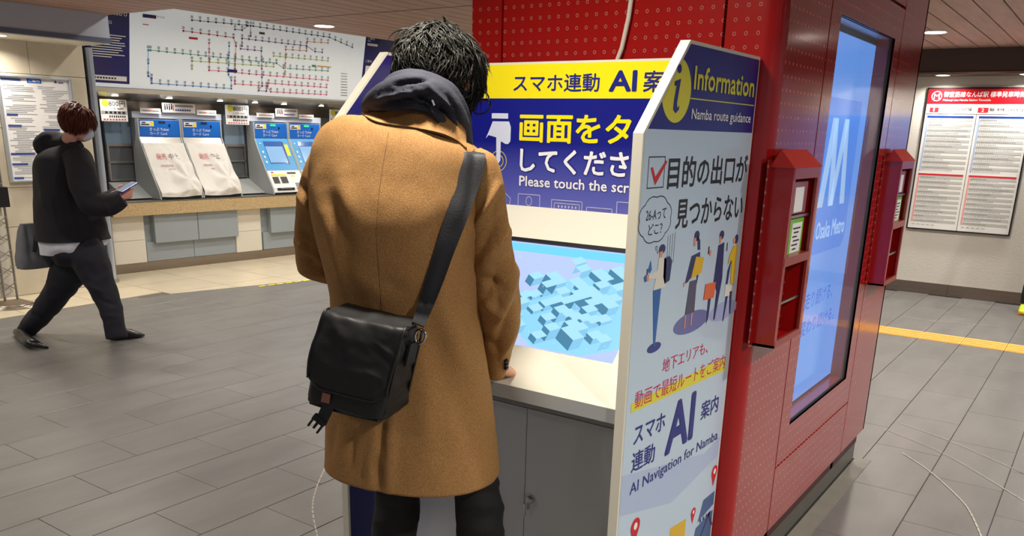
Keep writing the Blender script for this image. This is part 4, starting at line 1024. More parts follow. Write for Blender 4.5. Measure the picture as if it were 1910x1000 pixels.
# ---- cabinet below
DYc = 1.965
obj('cabinet_carcass', box(IX0, DYc + .02, 0, IX1, 2.32, .74), M_greym, kio)
M_door = mat('cabinet_door', (240, 243, 246), .4)
d1 = obj('cabinet_door', box(IX0 + .003, DYc, .03, -1.3035, DYc + .02, .72), M_door, kio)
d2 = obj('cabinet_door', box(-1.2995, DYc, .03, IX1 - .003, DYc + .02, .72), M_door, kio)
obj('lock', xf(lathe([(.013, 0), (.013, .01), (.009, .016)], (0, 0, 0), 16), Matrix.Translation((-1.275, DYc, .437)) @ Matrix.Rotation(math.pi / 2, 4, 'X')), M_chrome, d2)
obj('key', join(box(-1.277, DYc - .028, .41, -1.274, DYc - .012, .442), box(-1.292, DYc - .022, .385, -1.284, DYc - .016, .425)), M_chrome, d2)
obj('kick_board', box(IX0, DYc + .01, 0, IX1, DYc + .02, .03), M_black, kio)

# ------------------------------------------------------------------ people: shared builders
def limb(pts, rad, rings=16, seg=14, ratio=1.0, fw=None):
    """round tapered limb through world points"""
    flat = [list(p) + [r] for p, r in zip(pts, rad)]
    q = [catmull(flat, i / (rings - 1)) for i in range(rings)]
    return tube([c[:3] for c in q], [c[3] for c in q], seg)
def hand(wrist, d, back, s=1.0, side=1, curl=.5):
    """palm with five separate bent fingers; d = direction of the fingers, back = direction the back of the hand faces, side = +1 thumb on the left of d"""
    d = d.normalized(); back = (back - d * back.dot(d)).normalized(); lat = d.cross(back) * side
    parts = []
    pc = wrist + d * .045 * s
    parts.append(loft([(wrist - d * .02 * s, lat * .024 * s, back * .018 * s), (wrist, lat * .026 * s, back * .018 * s), (pc, lat * .040 * s, back * .016 * s), (wrist + d * .085 * s, lat * .041 * s, back * .013 * s), (wrist + d * .094 * s, lat * .034 * s, back * .009 * s)], 12, 16, 2.4))
    for k, (o, L) in enumerate(((.031, .068), (.0105, .076), (-.0105, .070), (-.030, .056))):
        p = wrist + (d * (.082 - .004 * abs(k - 1)) + lat * o) * s; pts = [p - d * .012 * s, p]; dirv = d.copy(); a = curl * (.8 + .12 * k)
        for sl_ in (.45, .31, .24):
            dirv = (dirv * math.cos(a) - back * math.sin(a)).normalized()
            b2 = (back - dirv * back.dot(dirv)); back_ = b2
            p = p + dirv * L * sl_ * s; pts.append(p); a = curl * .75
            # rotate in the same plane
        parts.append(limb(pts, [.0088 * s, .0088 * s, .0084 * s, .0076 * s, .0062 * s], 12, 8))
    t0 = wrist + (d * .022 + lat * .026) * s
    parts.append(limb([t0 - lat * .01 * s, t0 + (lat * .020 + d * .018 - back * .004) * s, t0 + (lat * .028 + d * .042 - back * .012) * s, t0 + (lat * .022 + d * .062 - back * .018) * s], [.012 * s, .0115 * s, .0095 * s, .0075 * s], 10, 8))
    return parts
def head(c, fwd, up, s=1.0, neck_to=None, nr=.055):
    fwd = fwd.normalized(); up = (up - fwd * up.dot(fwd)).normalized(); lat = fwd.cross(up)
    R = Matrix((lat, fwd, up)).transposed()
    def P(x, y, z): return c + (lat * x + fwd * y + up * z) * s
    parts = [ico(P(0, -.012, .025), .076 * s, .096 * s, .088 * s, 3, R), ico(P(0, .022, -.045), .058 * s, .066 * s, .068 * s, 3, R), ico(P(0, .055, -.088), .028 * s, .026 * s, .022 * s, 2, R)]
    parts.append(limb([P(0, .082, .012), P(0, .100, -.022), P(0, .086, -.032)], [.008 * s, .0145 * s, .013 * s], 8, 8))
    parts.append(ico(P(0, .080, -.060), .022 * s, .010 * s, .006 * s, 2, R)); parts.append(ico(P(0, .077, -.070), .019 * s, .010 * s, .006 * s, 2, R))
    for k in (-1, 1):
        parts.append(ico(P(.030 * k, .066, .026), .024 * s, .014 * s, .007 * s, 2, R))
        parts.append(ico(P(.078 * k, -.006, -.004), .008 * s, .018 * s, .031 * s, 2, R)); parts.append(ico(P(.083 * k, -.014, .006), .007 * s, .014 * s, .020 * s, 2, R))
        parts.append(ico(P(.036 * k, .048, -.03), .026 * s, .026 * s, .022 * s, 2, R))
    if neck_to is not None:
        parts.append(limb([P(0, -.02, -.03), (P(0, -.03, -.09) + neck_to) / 2, neck_to], [nr * 1.02 * s, nr * s, nr * 1.15 * s], 10, 18))
    return parts, P, R
def eyes(P, s, parent):
    for k in (-1, 1):
        e = obj('eye', ico(P(.031 * k, .072, .006), .011 * s, .011 * s, .011 * s, 2), M_whitep, parent, smooth=True)
        obj('iris', ico(P(.031 * k, .0805, .006), .0048 * s, .0038 * s, .0048 * s, 2), M_ink, e, smooth=True)
def strands(name, roots, ma, parent, sides=3, rings=6):
    """roots: list of (point list, radius)"""
    vs, fs = [], []
    for pts, r in roots:
        n = len(pts); k = len(vs)
        rr_ = [r * (.75 + .5 * math.sin(math.pi * (i + .4) / n)) * (1 - (i / (n - 1)) ** 3 * .92) for i in range(n)]
        v, f = tube(pts, rr_, sides, cap=False); vs += v; fs += [tuple(i + k for i in q) for q in f]
    return obj(name, (vs, fs), ma, parent, smooth=True)

# ------------------------------------------------------------------ man in the tan coat
LT = V((.968, .25, 0)).normalized(); FC = V((-.25, .968, 0)).normalized()     # his lateral axis (to his right) and facing
man = thing('person', 'person in tan wool coat and black trousers standing at the kiosk, seen from behind', 'person', (-1.31, 1.46, 0))
M_coat = bpy.data.materials.new('tan_wool'); M_coat.use_nodes = True; nt = M_coat.node_tree; b = nt.nodes['Principled BSDF']
b.inputs['Roughness'].default_value = .85; b.inputs['Sheen Weight'].default_value = .2; b.inputs['Sheen Roughness'].default_value = .4; b.inputs['Sheen Tint'].default_value = s2l((240, 190, 120)); b.inputs['Specular IOR Level'].default_value = .15
tc = nt.nodes.new('ShaderNodeTexCoord'); n1 = nt.nodes.new('ShaderNodeTexNoise'); n1.inputs['Scale'].default_value = 420; n1.inputs['Detail'].default_value = 5
nt.links.new(tc.outputs['Object'], n1.inputs[0]); cr = nt.nodes.new('ShaderNodeMix'); cr.data_type = 'RGBA'
mr = nt.nodes.new('ShaderNodeMapRange'); mr.inputs[1].default_value = .35; mr.inputs[2].default_value = .65; nt.links.new(n1.outputs[0], mr.inputs[0]); nt.links.new(mr.outputs[0], cr.inputs[0])
cr.inputs[6].default_value = s2l((144, 107, 66)); cr.inputs[7].default_value = s2l((180, 137, 88)); nt.links.new(cr.outputs[2], b.inputs['Base Color'])
bp = nt.nodes.new('ShaderNodeBump'); bp.inputs['Strength'].default_value = .28; bp.inputs['Distance'].default_value = .003; nt.links.new(n1.outputs[0], bp.inputs['Height']); nt.links.new(bp.outputs[0], b.inputs['Normal'])
M_trous = mat('black_trousers', (17, 17, 20), .8, bump=.2, bscale=120)
M_hood = mat('charcoal_hood', (42, 45, 58), .85, bump=.3, bscale=160)
M_hairb = mat('black_hair', (36, 35, 31), .5, spec=.3)
M_seam_shade = mat('seam_and_collar_shade', (62, 38, 16), .9)  # dark brown for the back seam and the painted shade below the collar

def ringsec(px, py, d, hw, b_, tilt=0.0, lean=0.0):
    c = at(px, py, d); a = (LT + V((0, 0, -tilt))) * (hw * d / FOC / .955)
    return (c, a, (FC + V((0, 0, lean))) * b_)
def torso(secs, rings, seg, power): return loft(secs, rings, seg, power)
coat_v = torso([ringsec(778, 214, 1.965, 72, .075, .16), ringsec(772, 236, 1.955, 92, .092, .16, -.1), ringsec(762, 250, 1.95, 126, .112, .14, -.2), ringsec(750, 276, 1.94, 152, .128, .10, -.15), ringsec(742, 320, 1.925, 158, .142, .05),
    ringsec(741, 400, 1.905, 153, .155), ringsec(748, 490, 1.905, 140, .150), ringsec(756, 570, 1.925, 136, .142), ringsec(761, 660, 1.935, 145, .150), ringsec(765, 760, 1.935, 158, .165), ringsec(770, 868, 1.93, 170, .178)], 150, 150, 2.25)
F_back = [(722, 245, 703, 420, 2.2, -.0022), (703, 420, 716, 760, 2.2, -.0022), (719, 765, 704, 925, 3.5, -.022), (732, 780, 724, 925, 9, .010), (700, 820, 684, 920, 8, .006), (700, 800, 690, 900, 10, .006), (660, 800, 655, 880, 7, -.008), (625, 790, 618, 850, 7, -.006),
    (612, 350, 650, 470, 16, -.010), (606, 400, 640, 540, 10, .008), (640, 330, 650, 420, 18, .006), (850, 400, 790, 470, 22, -.006), (870, 350, 850, 450, 14, .005), (880, 460, 840, 560, 16, -.007), (800, 600, 850, 760, 26, -.010), (830, 580, 870, 700, 18, .009), (860, 700, 880, 850, 20, -.006), (790, 700, 800, 880, 22, .005), (700, 520, 760, 545, 14, -.004), (650, 500, 720, 560, 20, .006)]
coat_v = folds(coat_v, F_back, .005, 5, .0012, 28)
coat = obj('coat_body', coat_v, M_coat, man, smooth=True)
sleeveR = plimb([(884, 288, 1.875, 18, 1), (896, 304, 1.868, 30, 1), (904, 345, 1.862, 36, 1), (910, 400, 1.865, 36, 1), (917, 470, 1.875, 40, .95), (924, 530, 1.90, 43, .95), (929, 575, 1.935, 41, 1), (929, 625, 1.98, 35, 1), (926, 668, 2.02, 26, 1), (924, 695, 2.045, 21, 1)], 100, 56)
F_R = [(930, 345, 885, 430, 7, .007), (945, 395, 890, 470, 7, -.008), (950, 430, 895, 500, 8, .007), (960, 470, 900, 560, 9, -.007), (962, 500, 930, 600, 9, .008), (968, 560, 925, 640, 8, -.008), (965, 600, 935, 665, 7, .006), (900, 560, 935, 590, 9, .006), (898, 520, 940, 540, 8, -.006), (895, 620, 925, 650, 8, -.005), (922, 360, 930, 690, 1.6, -.0016)]
F_R = [(a, b, c, d, w, h * 2.1) for a, b, c, d, w, h in F_R]
obj('sleeve', folds(sleeveR, F_R, .004, 9, .001, 30), M_coat, man, smooth=True)
sleeveL = plimb([(626, 282, 2.00, 20, 1), (608, 300, 2.005, 30, 1), (594, 345, 2.01, 34, 1), (586, 400, 2.015, 33, 1), (585, 450, 2.02, 34, 1), (592, 487, 2.04, 38, 1), (622, 500, 2.09, 33, 1), (665, 488, 2.16, 28, 1), (705, 478, 2.215, 24, 1)], 100, 56)
F_L = [(560, 340, 590, 380, 6, -.010), (556, 365, 592, 410, 6, .007), (552, 420, 590, 450, 7, -.006), (550, 450, 600, 490, 7, .007), (556, 480, 610, 500, 6, -.007), (560, 505, 612, 515, 6, .006), (570, 440, 590, 520, 8, -.004)]
obj('sleeve', folds(sleeveL, [(a, b, c, d, w, h * 1.5) for a, b, c, d, w, h in F_L], .004, 9, .001, 30), M_coat, man, smooth=True)
# turned-down collar
def colring(px, py, d, hw, b_, tilt): return ringsec(px, py, d, hw, b_, tilt)
def open_band(secs, rings=14, seg=96, a0=0, a1=360, power=2.1):
    flat = [list(c) + list(a) + list(b) for c, a, b in secs]; vs, fs = [], []
    for i in range(rings):
        q = catmull(flat, i / (rings - 1)); c, a, b = V(q[0:3]), V(q[3:6]), V(q[6:9])
        for j in range(seg + 1):
            w = math.radians(a0 + (a1 - a0) * j / seg); cc, ss = math.cos(w), math.sin(w); e = 2 / power
            vs.append(c + a * math.copysign(abs(cc) ** e, cc) + b * math.copysign(abs(ss) ** e, ss))
    for i in range(rings - 1):
        for j in range(seg): k = i * (seg + 1) + j; fs.append((k, k + 1, k + seg + 2, k + seg + 1))
    return vs, fs
def solid(vf, th):
    vs, fs = vf; nn = [V((0, 0, 0)) for _ in vs]
    for f in fs:
        q = (vs[f[1]] - vs[f[0]]).cross(vs[f[2]] - vs[f[0]])
        for i in f: nn[i] += q
    n = len(vs); out = list(vs) + [v - (q.normalized() if q.length > 0 else V((0, 0, 0))) * th for v, q in zip(vs, nn)]
    from collections import Counter
    ec = Counter(); 
    for f in fs:
        for a, b in zip(f, f[1:] + f[:1]): ec[(a, b)] += 1
    ff = list(fs) + [tuple(i + n for i in reversed(f)) for f in fs]
    for (a, b) in ec:
        if (b, a) not in ec: ff.append((b, a, a + n, b + n))
    return out, ff
bvc = BVHTree.FromPolygons([tuple(v) for v in coat_v[0]], coat_v[1])
CEDGE = [(672, 212), (700, 226), (735, 233), (781, 239), (822, 248), (850, 260), (870, 276)]
CTOP = [(684, 190), (715, 186), (745, 184), (780, 186), (815, 196), (845, 215), (868, 244)]
cvs, cfs = [], []
for j in range(11):
    for i in range(61):
        lo = catmull([list(c) for c in CEDGE], i / 60); hi = catmull([list(c) for c in CTOP], i / 60); f = j / 10
        px_, py_ = lo[0] * (1 - f) + hi[0] * f, lo[1] * (1 - f) + hi[1] * f
        k_ = math.sqrt(max(0.02, 1 - ((px_ - 772) / 108) ** 2))
        d_ = 1.957 - k_ * (.132 * (1 - f) + .078 * f) - (px_ - 772) * 1.95 / FOC * .36
        v = ray(px_, py_).normalized(); h = bvc.ray_cast(CAM, v)
        P_ = at(px_, py_, d_); L_ = (P_ - CAM).length
        if h[0]: L_ = min(L_, (h[0] - CAM).length - .007 * (1 - f * .6)) if f < .55 else L_
        cvs.append(CAM + v * L_)
for j in range(10):
    for i in range(60): k_ = j * 61 + i; cfs.append((k_, k_ + 1, k_ + 62, k_ + 61))
cq = (cvs[1] - cvs[0]).cross(cvs[61] - cvs[0])
if cq.dot(CAM - cvs[0]) < 0: cfs = [tuple(reversed(f)) for f in cfs]
obj('coat_collar', folds(solid((cvs, cfs), .006), [], .002, 12), M_coat, man, smooth=True, sharp=50)
obj('collar_edge_shade', tube([cvs[i] + (cvs[i] - cvs[i + 61]).normalized() * .0015 - (CAM - cvs[i]).normalized() * .003 for i in range(3, 61)], .0018, 6), M_seam_shade, man)  # dark tube painting in the shadow beneath the collar's lower edge
bv_ = bvc
sm = []
for i in range(60):
    q = catmull([[725, 248], [710, 340], [702, 430], [706, 500], [712, 600], [716, 760]], i / 59); v = ray(*q).normalized(); h = bv_.ray_cast(CAM, v)
    if h[0]: sm.append(h[0] - v * -.0004)
obj('back_seam', tube(sm, .0007, 5), M_seam_shade, man)
# cuff buttons on the right sleeve
bvh = BVHTree.FromPolygons([tuple(v) for v in sleeveR[0]], sleeveR[1])
for k in range(3):
    v = ray(943, 672 + 6.5 * k); h = bvh.ray_cast(CAM, v.normalized())
    if h[0]:
        nrm = h[1] if h[1].dot(CAM - h[0]) > 0 else -h[1]
        M_ = Matrix.Translation(h[0] + nrm * .004) @ nrm.to_track_quat('Z', 'Y').to_matrix().to_4x4()
        obj('cuff_button', xf(lathe([(.006, -.004), (.0062, .0015), (.0045, .003)], (0, 0, 0), 14), M_), M_black, man)
# body: one continuous surface
hc = at(822, 154, 2.03); hf = (FC + V((.22, 0, -.62))).normalized(); hu = V((-.1, .25, .9))
neck0 = at(775, 225, 1.965)
hp, HP, HR = head(hc, hf, hu, 1.0, neck0)
def W_(px, py, d): return at(px, py, d)
shR, elR, wrR = W_(890, 320, 1.90), W_(925, 555, 1.92), W_(922, 684, 2.045)
shL, elL, wrL = W_(620, 315, 1.99), W_(595, 485, 2.05), W_(715, 478, 2.24)
pel = W_(760, 640, 1.94)
hipR, hipL = W_(812, 700, 1.92), W_(712, 700, 1.97)
fR = W_(897, 1000, 1.90); fL = W_(735, 1000, 1.985)
ankR, ankL = V((fR.x + .01, fR.y - .02, .085)), V((fL.x - .01, fL.y - .02, .085))
kneR, kneL = V((W_(892, 920, 1.89).x, W_(892, 920, 1.89).y, .50)), V((W_(738, 920, 1.975).x, W_(738, 920, 1.975).y, .50))
parts = list(hp)
parts.append(loft([(neck0 + V((0, 0, .01)), LT * .06, FC * .055), (W_(760, 275, 1.95), LT * .14, FC * .09), (W_(748, 400, 1.93), LT * .16, FC * .10), (W_(758, 560, 1.94), LT * .135, FC * .09), (W_(762, 690, 1.94), LT * .15, FC * .105), (W_(763, 740, 1.94), LT * .10, FC * .08)], 30, 30))
parts += [limb([shR, (shR + elR) / 2, elR, (elR + wrR) / 2, wrR], [.042, .034, .030, .026, .021]), limb([shL, (shL + elL) / 2, elL, (elL + wrL) / 2, wrL], [.042, .034, .030, .026, .021])]
for hip, ank, px_, d_ in ((hipR, ankR, 897, 1.89), (hipL, ankL, 735, 1.975)):
    A_, B_ = W_(px_ - (15 if px_ > 800 else -6), 890, d_), W_(px_, 1000, d_)
    parts.append(limb([hip, A_, B_, V((B_.x, B_.y, .30)), ank], [.070, .046, .042, .038, .032], 30))
for a in (ankR, ankL): parts.append(limb([a + V((0, -.03, -.03)), a + FC * .05 + V((0, 0, -.045)), a + FC * .15 + V((0, 0, -.06))], [.032, .032, .022]))
parts += hand(wrR, (FC * 1.0 + LT * .12 + V((0, 0, -.35))), V((.3, .2, 1)), .92, -1, .95)
parts += hand(wrL, (FC + V((.3, 0, .1))), V((0, .2, 1)), 1, 1, .5)
obj('body', remesh(join(*parts), .0055, 3), M_skin, man, smooth=True)
eyes(HP, 1.0, man)
tr = [loft([(W_(762, 640, 1.94), LT * .155, FC * .11), (W_(763, 700, 1.94), LT * .165, FC * .12), (W_(765, 760, 1.94), LT * .15, FC * .11)], 10, 26)]
for hip, kne, ank, px_, d_ in ((hipR, kneR, ankR, 897, 1.89), (hipL, kneL, ankL, 735, 1.975)):
    A_, B_ = W_(px_ - (15 if px_ > 800 else -6), 890, d_), W_(px_, 1000, d_)
    tr.append(limb([hip, A_, B_, V((B_.x, B_.y, .30)), V((ank.x, ank.y, .06))], [.086, .058, .060, .056, .058], 60, 36))
tv = remesh(join(*tr), .009, 3)
FT = [(700, 925, 780, 915, 5, .006), (700, 950, 780, 940, 5, -.006), (690, 975, 780, 968, 5, .006), (855, 905, 935, 900, 5, .006), (860, 925, 945, 915, 5, -.007), (865, 945, 945, 945, 5, .007), (860, 970, 945, 965, 5, -.006), (862, 990, 945, 990, 5, .006)]
obj('trousers', folds(tv, FT, .006, 12, .001, 40), M_trous, man, smooth=True)
M_shoe = mat('black_leather', (16, 16, 18), .35)
for a in (ankR, ankL):
    sh0 = V((a.x, a.y, 0))
    up = loft([(sh0 - FC * .075 + V((0, 0, .05)), LT * .02, EZ * .03), (sh0 - FC * .05 + V((0, 0, .05)), LT * .04, EZ * .048), (sh0 + FC * .03 + V((0, 0, .045)), LT * .045, EZ * .044), (sh0 + FC * .12 + V((0, 0, .034)), LT * .05, EZ * .032), (sh0 + FC * .20 + V((0, 0, .026)), LT * .035, EZ * .022), (sh0 + FC * .215 + V((0, 0, .024)), LT * .01, EZ * .01)], 26, 24, 2.4)
    s_ = obj('shoe', up, M_shoe, man, smooth=True)
    obj('sole', loft([(sh0 - FC * .08 + V((0, 0, .008)), LT * .03, EZ * .008), (sh0 - FC * .03 + V((0, 0, .008)), LT * .043, EZ * .008), (sh0 + FC * .12 + V((0, 0, .008)), LT * .053, EZ * .008), (sh0 + FC * .22 + V((0, 0, .008)), LT * .015, EZ * .008)], 16, 20, 4), M_black, s_, smooth=True, sharp=40)
# hood of the sweatshirt bunched round the neck
hd = []
def htube(pts, r0): 
    P = [at(*p[:3]) for p in pts]; return limb(P, [p[3] * 1.9 / FOC for p in pts], 36, 16)
hd.append(htube([(704, 214, 2.00, 12), (690, 203, 1.955, 16), (704, 184, 1.91, 19), (738, 166, 1.872, 21), (778, 160, 1.856, 22), (818, 176, 1.86, 20), (846, 210, 1.878, 19), (862, 250, 1.91, 18), (870, 292, 1.96, 15), (868, 320, 2.02, 12)], 0))
hd.append(htube([(712, 200, 1.98, 12), (700, 196, 1.93, 16), (728, 186, 1.878, 19), (772, 184, 1.852, 19), (812, 198, 1.852, 18), (838, 228, 1.868, 17), (858, 268, 1.90, 15), (868, 306, 1.96, 13)], 0))
hd.append(htube([(728, 178, 1.97, 14), (726, 164, 1.93, 17), (752, 150, 1.895, 18), (792, 152, 1.885, 19), (832, 170, 1.89, 18), (856, 206, 1.91, 17), (868, 250, 1.95, 15), (872, 290, 2.0, 12)], 0))
hd.append(limb([at(780, 232, 1.965), at(784, 205, 1.965), at(796, 172, 1.965)], [.092, .085, .070], 12, 24))
hv = remesh(join(*hd), .006, 4)
FH_ = [(700, 186, 790, 168, 3.5, .006), (716, 196, 800, 176, 3.5, -.007), (700, 202, 780, 196, 3, .005), (770, 172, 850, 220, 4, -.008), (800, 160, 862, 230, 4, .006), (820, 190, 860, 268, 3.5, -.007), (800, 196, 850, 262, 4, .005), (735, 158, 800, 146, 4, -.005), (760, 190, 815, 205, 3.5, -.006), (836, 176, 870, 260, 3, -.006)]
obj('sweatshirt_hood', folds(hv, [(a, b, c, d, w * .95, h * 2.5) for a, b, c, d, w, h in FH_], .003, 14), M_hood, man, smooth=True)
obj('drawcord_tip', tube([at(806, 187, 1.825), at(810, 197, 1.824)], .0022, 6), M_alu, man)
# glasses
gl_o = [HP(.085, -.01, .012), HP(.088, .03, .008), HP(.082, .078, .010), HP(.072, .098, .010)]
obj('glasses', join(tube(gl_o, .0022, 6), tube([HP(.055 + .024 * math.cos(q), .1, .0 + .020 * math.sin(q)) for q in [k * .524 for k in range(12)]], .002, 6, closed=True), tube([HP(-.055 + .024 * math.cos(q), .1, .0 + .020 * math.sin(q)) for q in [k * .524 for k in range(12)]], .002, 6, closed=True), tube([HP(.03, .1, .005), HP(-.03, .1, .005)], .002, 6), tube([HP(-.085, -.01, .012), HP(-.088, .03, .008), HP(-.078, .1, .010)], .002, 6)), M_black, man)
# messy black hair: scalp cap + several thousand wavy tufts
def hair_messy(parent, hc_, P, R, rx, ry, rz, n, ma, L0, L1, rad, seed, zcut=-.055, wave=.010, fwdmax=.10):
    rr = random.Random(seed); roots = []
    k = 0
    while k < n:
        z = rr.uniform(-1, 1); q = rr.uniform(0, 2 * math.pi); s = math.sqrt(1 - z * z)
        x, y = s * math.cos(q), s * math.sin(q)
        lx, ly, lz = x * rx, y * ry - .012, z * rz + .022
        if ly > .035 and lz < .05 + .0: 
            if not (lz > .045): continue
        if lz < zcut + max(0, ly) * 1.2: continue
        if lx > .05 and -.035 < ly < .02 and lz < .012: continue
        k += 1
        p = P(lx, ly, lz); nrm = (R @ V((x / rx, y / ry, z / rz)).normalized())
        crown = V((0, -.035, .115)); t = V((lx, ly, lz)) - crown
        flow = R @ t.normalized(); q_ = p * 22; flow = flow + V((0, 0, -.7)) + V((rr.gauss(0, .25), rr.gauss(0, .25), rr.gauss(0, .2))) + V((noise.noise(q_), noise.noise(q_ + V((9, 4, 1))), noise.noise(q_ + V((3, 20, 7))))) * 1.9
        flow = (flow - nrm * flow.dot(nrm)).normalized()
        L = rr.uniform(L0, L1); ph = rr.uniform(0, 6.28); side = nrm.cross(flow)
        if rr.random() < .04 and lz > .05: L *= 1.3; boost = 1.3
        else: boost = 1
        pts = []
        lift = boost * ( .12 + .6 * max(0, .5 + noise.noise(q_ * .8 + V((5, 5, 5)))) * rr.uniform(.6, 1.1))
        for i in range(7):
            u = i / 6
            pp = p + flow * L * u + nrm * (lift * L * math.sin(u * 2.2) * .55 + .002) + side * wave * math.sin(ph + u * 4.5) * u + V((0, 0, -1)) * L * .22 * u * u
            pts.append(pp)
        roots.append((pts, rad * rr.uniform(.6, 1.5)))
    return strands('hair', roots, ma, parent)
cap = folds(ico(HP(0, -.014, .026), .079, .096, .092, 4, HR), [], .006, 22, .003, 60)
hm = hair_messy(man, hc, HP, HR, .079, .096, .091, 5600, M_hairb, .026, .056, .0022, 4, wave=.013)
cv = [v for v in cap[0]]
kp = set(i for i, v in enumerate(cv) if not ((HR.transposed() @ (v - hc)).y > .045 and (HR.transposed() @ (v - hc)).z < .045) and (HR.transposed() @ (v - hc)).z > -.07)
idx = {i: k for k, i in enumerate(sorted(kp))}
obj('scalp_hair', ([cv[i] for i in sorted(kp)], [tuple(idx[i] for i in f) for f in cap[1] if all(i in kp for i in f)]), M_hairb, hm, smooth=True)

# ------------------------------------------------------------------ messenger bag
M_nylon = mat('black_nylon', (26, 27, 29), .52, spec=.45, bump=.25, bscale=26)
M_web = mat('black_webbing', (20, 22, 30), .6, bump=.2, bscale=300)
al, ro, ro2 = math.radians(20), math.radians(6), math.radians(14)
bw = RH * math.cos(al) - FH * math.sin(al)
bW = (bw * math.cos(ro) - UP * math.sin(ro)).normalized(); bD = (-UP * math.cos(ro2) - bw * math.sin(ro2)).normalized(); bN = -(FH * math.cos(al) + RH * math.sin(al)); bN = bW.cross(bD); bN = bN.normalized() * (1 if bN.dot(CAM - at(660, 680, 1.7)) > 0 else -1)
bc = at(657, 688, 1.685)
bag = thing('messenger_bag', 'black nylon messenger bag hanging at the back of the tan coat', 'bag', tuple(bc - bN * .06 + bD * .13))
hwid, hh = .092, .106
def BP(x, y, n_): return bc + bW * x + bD * y + bN * n_
bod = loft([(BP(0, -hh + .004, -.055), bW * hwid * .80, bN * .030), (BP(0, -hh + .012, -.055), bW * hwid * .96, bN * .042), (BP(0, -.06, -.055), bW * hwid, bN * .052), (BP(0, .03, -.052), bW * hwid * 1.02, bN * .060), (BP(0, .09, -.052), bW * hwid * 1.02, bN * .060), (BP(0, hh - .006, -.054), bW * hwid * .98, bN * .054), (BP(0, hh, -.054), bW * hwid * .9, bN * .046)], 60, 96, 7)
FB = [(745, 600, 775, 700, 5, -.007), (750, 640, 782, 690, 5, .006), (745, 690, 775, 740, 5, -.006), (735, 720, 770, 770, 5, .005), (600, 750, 690, 780, 6, .003), (730, 760, 775, 720, 6, .004), (740, 620, 782, 650, 4, -.005)]
obj('body', folds(bod, FB, .004, 22, .0012, 60), M_nylon, bag, smooth=True)
# flap
fv, ff = [], []; NI, NJ = 48, 56
for j in range(NJ + 1):
    t = j / NJ
    for i in range(NI + 1):
        u = i / NI * 2 - 1
        if t < .16: y_ = -hh - .003; n_ = -.095 + t / .16 * .085 
        elif t < .24: q = (t - .16) / .08 * math.pi / 2; y_ = -hh - .003 + (1 - math.cos(q)) * .016; n_ = -.010 + math.sin(q) * .014
        else: y_ = -hh + .013 + (t - .24) / .76 * .150; n_ = .0045 + .014 * math.sin((t - .24) / .76 * 2.3)
        wx = hwid * (1.0 + .03 * math.sin(t * 3))
        if t > .90: wx *= 1 - .13 * ((t - .90) / .10) ** 2.5
        x_ = u * wx; n_ -= .006 * abs(u) ** 9
        if t > .92: y_ -= .010 * abs(u) ** 9
        fv.append(BP(x_, y_, n_))
for j in range(NJ):
    for i in range(NI):
        k = j * (NI + 1) + i; ff.append((k, k + NI + 1, k + NI + 2, k + 1))
FF = [(650, 590, 700, 610, 12, -.004), (620, 590, 640, 640, 10, .004), (690, 650, 735, 690, 5, -.004), (700, 640, 738, 670, 5, .004), (680, 690, 725, 720, 5, .003), (690, 745, 730, 720, 5, -.003), (640, 690, 720, 706, 8, .003), (735, 590, 720, 740, 3, -.002), (660, 640, 690, 670, 10, -.003)]
fl = folds((fv, ff), FF, .0035, 16, .001, 50)
flap = obj('flap', solid(fl, .004), M_nylon, bag, smooth=True, sharp=60)
edge = [fl[0][j * (NI + 1)] for j in range(8, NJ + 1, 2)] + [fl[0][NJ * (NI + 1) + i] for i in range(2, NI - 1, 2)] + [fl[0][j * (NI + 1) + NI] for j in range(NJ, 7, -2)]
obj('piping', tube(edge, .0034, 8), M_black, flap, smooth=True)
for s_ in (-1, 1):
    pp = [BP(s_ * hwid * 1.0, y_, -.006) for y_ in (-.085, -.05, 0, .05, .085)] + [BP(s_ * hwid * .93, hh - .006, -.006)]
    obj('piping', tube(pp, .0028, 6), M_black, bag, smooth=True)
    obj('piping', tube([BP(s_ * hwid * 1.01, y_, -.10) for y_ in (-.085, -.05, 0, .05, .092)], .0028, 6), M_black, bag, smooth=True)
obj('piping', tube([BP(x_, hh - .004 + .004 * (1 - (x_ / hwid) ** 2), -.004) for x_ in [hwid * .93 * (k / 6 - 1) for k in range(13)]], .0028, 6), M_black, bag, smooth=True)
obj('metal_tag', join(xf(box(-.010, -.011, 0, .010, .011, .003, .001), Matrix(((bW.x, bD.x, bN.x, 0), (bW.y, bD.y, bN.y, 0), (bW.z, bD.z, bN.z, 0), (0, 0, 0, 1))).to_4x4() if False else Matrix.Translation(BP(-.040, .074, .012)) @ Matrix((bW, bD, bN)).transposed().to_4x4())), mat('rose_metal', (186, 130, 112), .25, metal=.8), bag)
bk = obj('webbing_tab', xf(box(-.014, -.02, 0, .014, .03, .004, .001), Matrix.Translation(BP(-.038, .108, .004)) @ Matrix((bW, bD, bN)).transposed().to_4x4() @ Matrix.Rotation(.25, 4, 'Z')), M_web, bag)
Mb = Matrix.Translation(BP(-.050, .134, .006)) @ Matrix((bW, bD, bN)).transposed().to_4x4() @ Matrix.Rotation(.45, 4, 'Z')
obj('buckle', join(*[xf(q, Mb) for q in (box(-.017, -.010, -.003, .017, .004, .005, .001), box(-.016, .004, -.002, -.011, .026, .003, .001), box(.011, .004, -.002, .016, .026, .003, .001), box(-.003, .004, -.002, .003, .022, .003, .001))]), M_black, bk)
ring = [BP(hwid + .018 + .012 * math.cos(q), -.085 + .016 * math.sin(q), -.055) for q in [k * .524 for k in range(12)]]
obj('strap_ring', tube(ring, .0028, 8, closed=True), M_chrome, bag, smooth=True)
obj('side_tab', frame_box(BP(hwid + .004, -.07, -.055), -bN, bD, bW, -.02, 0, 0, .02, .05, .006), M_web, bag)
